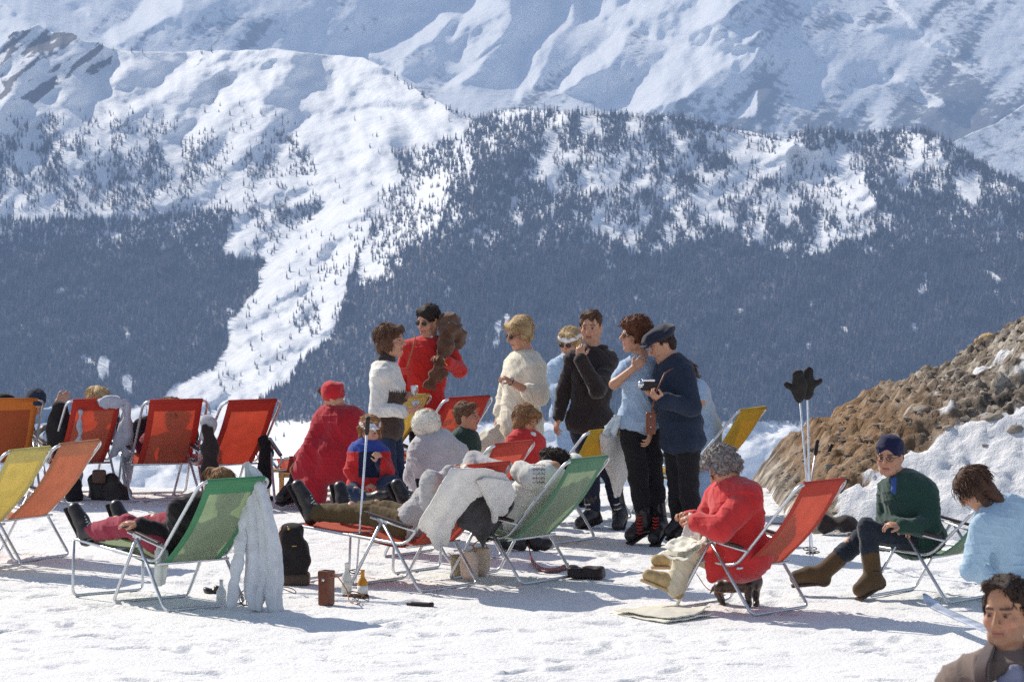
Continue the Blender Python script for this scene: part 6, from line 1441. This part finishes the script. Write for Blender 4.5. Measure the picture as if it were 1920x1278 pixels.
e = empty('dark_bag', tuple(g3(195, 932)), 'slumped dark brown bag under the sweater-draped red chair', 'bag'); S = Sdf(.05); q = lambda x, y, d=0: A3(P(x, y, gY(936)+d)); S.chain([q(185, 900), q(190, 925)], [.08, .10]); S.chain([q(205, 895, -.05), q(215, 925, -.05), q(228, 925)], [.05, .10, .08]); V, Fc, _ = S.mesh(.009, fold_noise(.008, 30, 1)); mkmesh('bag_body', V, Fc, mat('bag_leather', (.03, .022, .018), rough=.5), e)
S = Sdf(.02); S.box(q(186, 893, -.10), [.06, .03, .06], None, .02); V, Fc, _ = S.mesh(.008); mkmesh('flap', V, Fc, mat('brown_flap', (.10, .05, .035), rough=.6), e)
blob('rucksack', [[(140, 905), (138, 925)]], [[.05, .08]], T_BLACK, 'small black rucksack left of the slumped brown bag', 'bag', gY(938))
# wooden bench
Yw = gY(930); wd = mat('pale_wood', (.50, .30, .12), var=.35, vs=30, bump=.2); e = empty('wooden_bench', tuple(g3(580, 930)), 'low pale wooden bench behind the person in the crimson cloak', 'bench'); q = lambda x, y, d=0: A3(P(x, y, Yw+d))
MB().box(q(580, 880, .2), .34, .13, .014, bev=.006).build('seat', wd, e)
for x in (528, 636):
    for d in (.08, .32):
        MB().box(q(x, 905, d), .022, .022, .10, bev=.005).build('leg', wd, e)
MB().box(q(580, 890, .08), .27, .012, .022).box(q(580, 890, .32), .27, .012, .022).build('apron', wd, e)
# rail chair fragment behind the cloak
CHX = chair(G(508, 934), an(.5, .86) if False else math.radians(100), S_RED, 'low deck chair frame partly hidden behind the crimson cloak', top=(.9, .42), bot=(.48, .30), arms=True)
# canvas bags
for (x, y, r, hh, lab, mm) in ((900, 1078, .072, .20, 'right one of two pale canvas bags under the red chair', mat('pink_canvas', (.60, .47, .38), bump=.5)), (880, 1088, .060, .21, 'left one of two pale canvas bags under the red chair', mat('pink_canvas'))):
    c = g3(x, y); e = empty('canvas_bag', tuple(c), lab, 'bag', 'pale canvas bags in the centre'); S = Sdf(.02); S.cap(c+A3((0, 0, r*.9)), c+A3((0, 0, hh-r*.2)), r, r*1.02); S.cut(c+A3((0, 0, hh)), (0, 0, 1)); V, Fc, _ = S.mesh(.006, fold_noise(.005, 40, x)); mkmesh('bag_body', V, Fc, mm, e)
    MB().tube([c+A3((math.cos(a)*r*.7, -.02, hh+math.sin(a)*.05)) for a in np.linspace(0, 3.14, 12)], .004).build('handle', mat('tan_leather'), e)
c = g3(862, 1080); MB_ = MB().lathe(c, [(0, .05), (.01, .06), (.15, .068), (.155, .06)], 20); tag(MB_.build('wicker_basket', mat('wicker', (.42, .34, .22), var=.5, vs=80, bump=1.0, bs=120, bd=.01), None), 'small wicker basket left of the canvas bags under the red chair', 'basket')
# black bag with red strap
c = g3(1100, 1084, .045); an_ = math.radians(-14); M = np.array([[math.cos(an_), math.sin(an_), 0], [-math.sin(an_), math.cos(an_), 0], [0, 0, 1]]); e = empty('camera_bag', tuple(g3(1100, 1084)), 'black case with a long dark red strap lying under the pale green chair', 'bag')
S = Sdf(.01); S.box(c, [.125, .06, .04], M, .02); S.box(c+M[0]*(-.1)+A3((0, 0, .03)), [.035, .04, .02], M, .012); V, Fc, _ = S.mesh(.006, fold_noise(.003, 50, 1)); mkmesh('case_body', V, Fc, mat('black_leatherette'), e)
cloth('strap', [[g3(988, 1022, .09), g3(990, 1024, .07)], [g3(998, 1050, .02), g3(996, 1056, .012)], [g3(1015, 1066, .015), g3(1013, 1071, .012)], [g3(1040, 1068, .015), g3(1040, 1073, .012)], [g3(1066, 1062, .03), g3(1068, 1068, .012)]], mat('oxblood_leather', (.20, .03, .03), rough=.4), e, th=.005, nu=6, nv=40)
# boots under the pale green chair
S = Sdf(.02)
for dx, dd in ((0, 0), (48, .12)):
    S.cap(g3(952+dx, 1030, .05), g3(986+dx-10, 1032, .045), .05, .045); S.cap(g3(948+dx, 1030, .05), g3(948+dx, 1030, .14), .048, .05)
V, Fc, _ = S.mesh(.008, fold_noise(.004, 50, 2)); tag(mkmesh('spare_boots', V, Fc, M_BOOT, None), 'pair of empty black boots standing under the pale green chair', 'boots')
# newspaper lying in front
e = empty('folded_newspaper', tuple(g3(1240, 1160)), 'folded newspaper lying flat on the snow before the reader', 'newspaper')
cloth('page', [[g3(1143, 1150, .012), g3(1200, 1143, .02), g3(1262, 1140, .02)], [g3(1190, 1160, .012), g3(1240, 1154, .03), g3(1305, 1148, .025)], [g3(1250, 1170, .012), g3(1300, 1163, .02), g3(1338, 1158, .03)]], M_PAGE, e, th=.006, nu=30, nv=24, crump=.010, seed=4)
cloth('page', [[g3(1150, 1153, .035), g3(1205, 1146, .035), g3(1255, 1142, .03)], [g3(1195, 1160, .035), g3(1245, 1155, .05), g3(1300, 1149, .04)], [g3(1258, 1168, .03), g3(1305, 1161, .04), g3(1332, 1156, .075)]], M_NEWS, e, th=.005, nu=30, nv=24, crump=.012, seed=8)
# ski tip, lower right
def ski(a, b, lab, col, w_=.042, turn=.12):
    a, b = A3(a), A3(b); d = unit(b-a); sd = unit(np.cross(d, (0, 0, 1))); L_ = np.linalg.norm(b-a); ctrl = []
    for t in np.linspace(0, 1, 16):
        p_ = a+(b-a)*t; lift = turn*max(0, (t-.80)/.2)**2; ww = w_*(1 if t < .86 else math.sqrt(max(.06, 1-((t-.86)/.14)**2))); ctrl.append([p_-sd*ww+A3((0, 0, lift)), p_+A3((0, 0, lift+.003)), p_+sd*ww+A3((0, 0, lift))])
    o = cloth('ski', ctrl, col, None, th=.010, nu=8, nv=60); return tag(o, lab, 'ski')
ski(g3(1905, 1235, .10), A3(P(1733, 1128, gY(1172))), 'ski with a blue turned-up tip sticking out beside the near man', mat('blue_white_ski', (.42, .46, .56), rough=.3, var=.5, vs=9), w_=.045, turn=.05)
ski(g3(1440, 985, .02), g3(1640, 990, .02), 'dark ski lying flat on the snow behind the red chair', mat('dark_ski', (.04, .035, .05), rough=.4), turn=.1)
blob('dark_clothes', [[(1545, 985), (1580, 978), (1610, 988)]], [[.05, .07, .05]], W_BLACK, 'heap of dark clothes on the snow in front of the bank', 'clothes', gY(1002), noise=.012)
# litter by the red footrest
for i, (x, y, r, lab, mm) in enumerate(((640, 940, .07, 'crumpled grey rag on the snow by the crimson cloak', W_LGREY), (668, 945, .06, 'brown paper scrap on the snow before the girl in the visor', mat('brown_paper', (.30, .20, .12))), (520, 938, .06, 'dark glove lying at the crimson cloak wearer\'s feet', M_BOOT), (400, 1113, .03, 'dark glove lying on the snow left of the clear bottle', M_BOOT))):
    c = g3(x, y, .02); S = Sdf(.02); S.cap(c-A3((r, 0, 0)), c+A3((r, .02, 0)), .03, .025, flat=(A3((0, 0, 1)), .7)); S.cap(c, c+A3((r*.5, -.03, .01)), .03); V, Fc, _ = S.mesh(.008, fold_noise(.010, 60, i)); tag(mkmesh(['crumpled_rag', 'paper_scrap', 'glove', 'glove'][i], V, Fc, mm, None), lab, ['rag', 'paper', 'glove', 'glove'][i])
# dachshund
Yd = gY(1134); q = lambda x, y, d=0: A3(P(x, y, Yd+d)); e = empty('dachshund', tuple(g3(1385, 1134)), 'brown dachshund on a leash standing under the red chair', 'dog')
S = Sdf(.018); S.chain([q(1352, 1098, .03), q(1372, 1096, .0), q(1398, 1093, -.03), q(1412, 1090, -.05)], [.046, .050, .062, .066]); S.chain([q(1412, 1086, -.05), q(1418, 1072, -.08), q(1414, 1066, -.10)], [.05, .038, .042]); S.chain([q(1414, 1068, -.11), q(1405, 1074, -.20), q(1402, 1076, -.25)], [.040, .026, .018])
for (x, d, x2) in ((1349, .0, 1356), (1352, .07, 1340)): S.chain([q(x, 1100, d), q(x-3, 1112, d), q(x+2, 1124, d), q(x+8 if x == 1349 else x+4, 1133, d-.02)], [.038, .022, .016, .017])
for (x, d) in ((1404, -.10), (1418, -.02)): S.chain([q(x, 1098, d), q(x-1, 1115, d), q(x, 1131, d), q(x-1, 1134, d-.03)], [.036, .022, .019, .02])
S.chain([q(1347, 1095, .04), q(1338, 1102, .05), q(1331, 1112, .05)], [.014, .010, .005]); V, Fc, _ = S.mesh(.005); mkmesh('body', V, Fc, mat('brown_fur_short', (.045, .022, .014), rough=.4, bump=.3, var=.4, spec=.6), e)
S = Sdf(.006)
for s_ in (-1, 1): S.ell(q(1414+s_*9, 1073, -.10), [.014, .022, .036])
V, Fc, _ = S.mesh(.005); mkmesh('ears', V, Fc, mat('brown_fur_short'), e)
MB().tube([q(1420, 1082, -.02), q(1412, 1084, -.12), q(1404, 1082, -.06)], .006).build('collar', mat('tan_leather'), e)
MB().tube(catmull([q(1405, 1082, -.1), q(1370, 1108, -.05), q(1330, 1105, -.1), q(1306, 1075, -.1)], 20), .003).build('leash', mat('tan_leather'), e)
